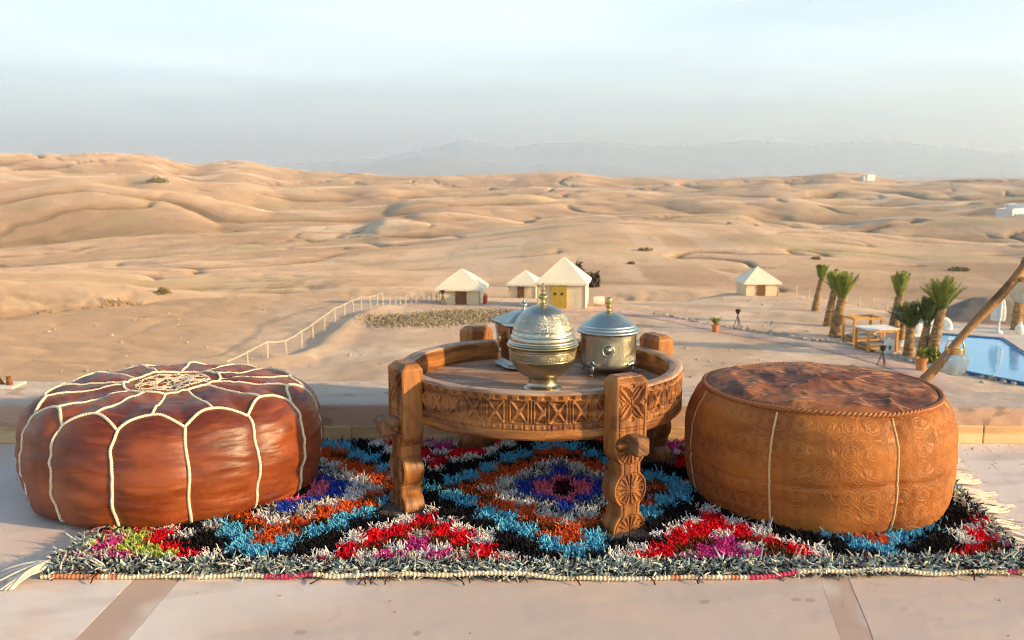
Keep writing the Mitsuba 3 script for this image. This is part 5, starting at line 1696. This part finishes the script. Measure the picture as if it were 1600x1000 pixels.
daybed('orange wood daybed with a flat white canopy, nearest the edging stones', 24.95, 63.9, 12, 2.15, 1.5, 1.35, True)
daybed('taller bare orange wood daybed frame behind the white topped one', 25.2, 67.2, 12, 2.15, 1.4, 1.75, False)
scene['m_leaf_print'] = principled((0.05, 0.22, 0.09), 0.8, 0.1)
pil = thing('white_cushion', 'white cushion with a green leaf print leaning at the front daybed post', 'cushion')
x, y = 25.25, 62.4
z = gz(x, y)
m = trimesh.creation.icosphere(3, 1.0); v = np.array(m.vertices); v = np.sign(v) * np.abs(v) ** .7 * [.34, .16, .56] + [x, y, z + .52]
put(pil + '__body', (v, np.array(m.faces)), 'm_white_cloth', True)
m = trimesh.creation.icosphere(2, 1.0); v = np.array(m.vertices) * [.10, .03, .17] + [x, y - .15, z + .5]
put(pil + '__leaf_print', (v, np.array(m.faces)), 'm_leaf_print', True)
for i, (x, y, w, h, lab) in enumerate(((29.9, 68.9, 1.1, 1.15, 'white domed beach seat behind the pool palms, left one'), (31.1, 70.2, 1.5, 1.45, 'largest white domed beach seat behind the pool palms'), (32.9, 71.3, 1.1, 1.25, 'white domed beach seat right of the tallest pool palm'), (27.1, 64.6, 1.0, .55, 'low white seat between the daybed and the palm trunks'))):
    t = thing('domed_seat', lab, 'seat')
    z = gz(x, y) + .0
    m = trimesh.creation.icosphere(3, 1.0); v = np.array(m.vertices)
    v = np.sign(v) * np.abs(v) ** .85 * [w * .62, w * .55, h]
    v = v + .05 * (meshkit.fbm(v * 2.2 + i, 3, i) - .5)[:, None]
    v[:, 2] = np.maximum(v[:, 2], -.2)
    put(t + '__shell', (v + [x, y, z], np.array(m.faces)), 'm_white_cloth', True)
    put(t + '__seat_pad', box(x - w * .1, y - w * .50, z + .30, w * .8, w * .35, .25, 0, .08), 'm_white_cloth')
par = thing('closed_parasol', 'folded white parasol on a white post by the far pool corner', 'parasol')
x, y = 36.1, 69.3
z = DZ
put(par + '__post', tube([(x, y, z), (x, y, z + 2.75)], .07, 10), 'm_white_cloth', True)
th_ = np.linspace(0, 2 * PI, 28, endpoint=False)
rows = []
for q in np.linspace(0, 1, 12):
    rd = (.12 + .30 * np.sin(PI * (1 - q) ** .8 * .62)) * (1 + .22 * np.cos(th_ * 7))
    rows.append(np.stack([x - .10 * (1 - q) + rd * np.cos(th_), y + rd * np.sin(th_), z + .95 + 1.75 * q + 0 * th_], 1))
put(par + '__cloth', grid(np.array(rows), wrap_v=True, flip=True), 'm_white_cloth', True)
put(par + '__foot', lathe([(.001, .22), (.16, .22), (.30, .10), (.33, 0), (.33, -.05)], 18, (x, y, z)), 'm_white_cloth', 40)
jar = thing('white_urn', 'white urn standing on the pool deck right of the folded parasol', 'urn')
prof = smooth_prof([(.001, 0), (.20, 0), (.33, .25), (.30, .5), (.15, .68), (.13, .78), (.17, .84), (.14, .85), (.001, .80)], 30)
put(jar + '__body', lathe(prof, 22, (37.5, 69.0, DZ)), 'm_white_cloth', True)
put(jar + '__lid', lathe([(.001, .92), (.05, .90), (.15, .86)], 18, (37.5, 69.0, DZ)), 'm_white_cloth', True)

scene['m_terracotta'] = principled(M.proc(lambda p, n, uv: M.mix((0.40, 0.15, 0.05), (0.52, 0.24, 0.10), M.fbm(p.x * 4.0, p.y * 4.0, p.z * 4.0, 3))), 0.8, 0.2)


def potted(label, x, y, h, rw, seed):
    r = np.random.default_rng(seed)
    t = thing('potted_plant', label, 'potted plant')
    z = gz(x, y) - .02
    put(t + '__pot', lathe(smooth_prof([(.001, 0), (rw * .72, 0), (rw * .95, h * .85), (rw * 1.08, h * .86), (rw * 1.08, h), (rw * .9, h), (rw * .85, h * .9), (.001, h * .9)], 40), 22, (x, y, z)), 'm_terracotta', 40)
    for q in range(12):
        a = q * 2.4
        put(t + '__leaf', frond(np.array([x, y, z + h * .9]), a, .2 + .5 * r.uniform(), .75 * r.uniform(.7, 1.1), .22, .5, r), 'm_frond', 60)


potted('terracotta pot with a small palm on the near edge of the track', 15.55, 71.4, .62, .30, 1)
potted('terracotta pot in front of the pool palms, partly behind the leaning pole', 25.15, 57.1, .85, .36, 2)


def torch_stand(label, x, y, h):
    t = thing('fire_bowl_stand', label, 'stand')
    z = gz(x, y)
    for a in (.5, 2.6, 4.7):
        put(t + '__leg', tube([(x + .34 * math.cos(a), y + .34 * math.sin(a), z - .05), (x - .04 * math.cos(a), y - .04 * math.sin(a), z + h * .78)], .035, 6), 'm_dark_iron')
    put(t + '__bowl', lathe([(.001, h * .72), (.10, h * .76), (.19, h * .90), (.21, h), (.17, h), (.08, h * .86), (.001, h * .84)], 16, (x, y, z)), 'm_dark_iron', 40)


torch_stand('dark tripod fire bowl beside the track behind the potted palm', 17.75, 73.6, 1.45)
torch_stand('dark tripod fire bowl on the track in front of the daybeds', 23.35, 58.6, 1.30)
torch_stand('dark tripod fire bowl in front of the left tent wall', -6.45, 87.5, 1.40)

scene['m_red'] = principled((0.55, 0.03, 0.02), 0.4, 0.5)
red = thing('fire_extinguisher', 'red fire extinguisher standing right of the left tent', 'fire extinguisher')
x, y = -2.55, 88.3
z = gz(x, y)
put(red + '__cylinder', lathe(smooth_prof([(.001, 0), (.17, 0), (.18, .05), (.18, .68), (.12, .82), (.05, .86), (.05, .92), (.001, .93)], 30), 18, (x, y, z)), 'm_red', 40)
put(red + '__valve', box(x, y, z + .97, .16, .07, .09, 0, .01), 'm_dark_iron')
put(red + '__hose', tube([(x + .05, y, z + .97), (x + .24, y - .03, z + .8), (x + .22, y - .03, z + .35)], .025, 6), 'm_dark_iron', True)
drum = thing('barrel', 'small white barrel with a red end lying beside the large tent', 'barrel')
x, y = 8.1, 87.0
z = gz(x, y)
v, f = lathe([(.001, -.5), (.40, -.5), (.43, -.3), (.45, 0), (.43, .3), (.40, .5)], 20)
put(drum + '__body', (np.asarray(v)[:, [2, 0, 1]] * [1, 1, 1] + [x, y, z + .44], f), 'm_white_cloth', 40)
v, f = lathe([(.001, .53), (.30, .525), (.41, .50), (.42, .46)], 20)
put(drum + '__red_end', (np.asarray(v)[:, [2, 0, 1]] + [x, y, z + .44], f), 'm_red', 40)

# ---- far white houses
scene['m_white_wall'] = principled(M.proc(lambda p, n, uv: M.mix((0.70, 0.69, 0.66), (0.80, 0.79, 0.76), M.fbm(p.x * 0.3, p.y * 0.3, p.z * 0.5, 3))), 0.85, 0.2)
scene['m_window_dark'] = principled((0.10, 0.12, 0.14), 0.3, 0.5)


def house(label, x, y, rot, blocks):
    t = thing('white_house', label, 'house')
    z = gz(x, y) + .6
    a = math.radians(rot)
    R = np.array([[math.cos(a), math.sin(a), 0], [-math.sin(a), math.cos(a), 0], [0, 0, 1]])
    pl = lambda m: (np.asarray(m[0]) @ R + [x, y, z], m[1])
    for (bx, by, w, d, h) in blocks:
        k = put(t + '__wall', pl(box(bx, by, h / 2 - 1.5, w, d, h + 3, 0, .05)), 'm_white_wall')
        put(t + '__roof', pl(cat([box(bx, by - d / 2 + .15, h + .25, w, .3, .5, 0, .03), box(bx, by + d / 2 - .15, h + .25, w, .3, .5, 0, .03), box(bx - w / 2 + .15, by, h + .25, .3, d - .6, .5, 0, .03), box(bx + w / 2 - .15, by, h + .25, .3, d - .6, .5, 0, .03)])), 'm_white_wall')
        for q in range(max(1, int(w / 4))):
            put(k + '__window', pl(box(bx - w / 2 + (q + .5) * w / max(1, int(w / 4)), by - d / 2 - .01, h * .6, 1.0, .12, 1.1)), 'm_window_dark')


house('small white house on the far skyline at the right', 552, 1480, 22, ((0, 0, 15, 9, 7), (-9, 2, 6, 8, 5)))
house('white flat roofed house beyond the desert flats at the right picture edge', 279, 532, 28, ((0, 0, 13, 10, 6.2), (11.5, 3, 10, 12, 8.2), (-1, -9, 5, 6, 3.5)))

# ---- heap of dark gravel beyond the pool
g_ = np.linspace(0, 2 * PI, 60, endpoint=False)[:, None]; q_ = np.linspace(0.001, 1, 20)[None, :]
X, Y = 40.8 + 6.0 * q_ * np.cos(g_), 80.0 + 4.5 * q_ * np.sin(g_)
Z = ground_z(X, Y) + 2.0 * np.cos(q_ * PI / 2) ** 1.3 * (1 + .3 * (F2(X * .6, Y * .6, 3, 4) - .5)) - .10 * q_
scene['m_gravel'] = principled(M.proc(lambda p, n, uv: M.mix((0.17, 0.135, 0.11), (0.30, 0.24, 0.20), M.fbm(p.x * 1.6, p.y * 1.6, p.z * 1.6, 4))), 0.95, 0.1)
struct('gravel_mound', grid(np.stack([X, Y, Z], -1), wrap_u=True), 'm_gravel', True)
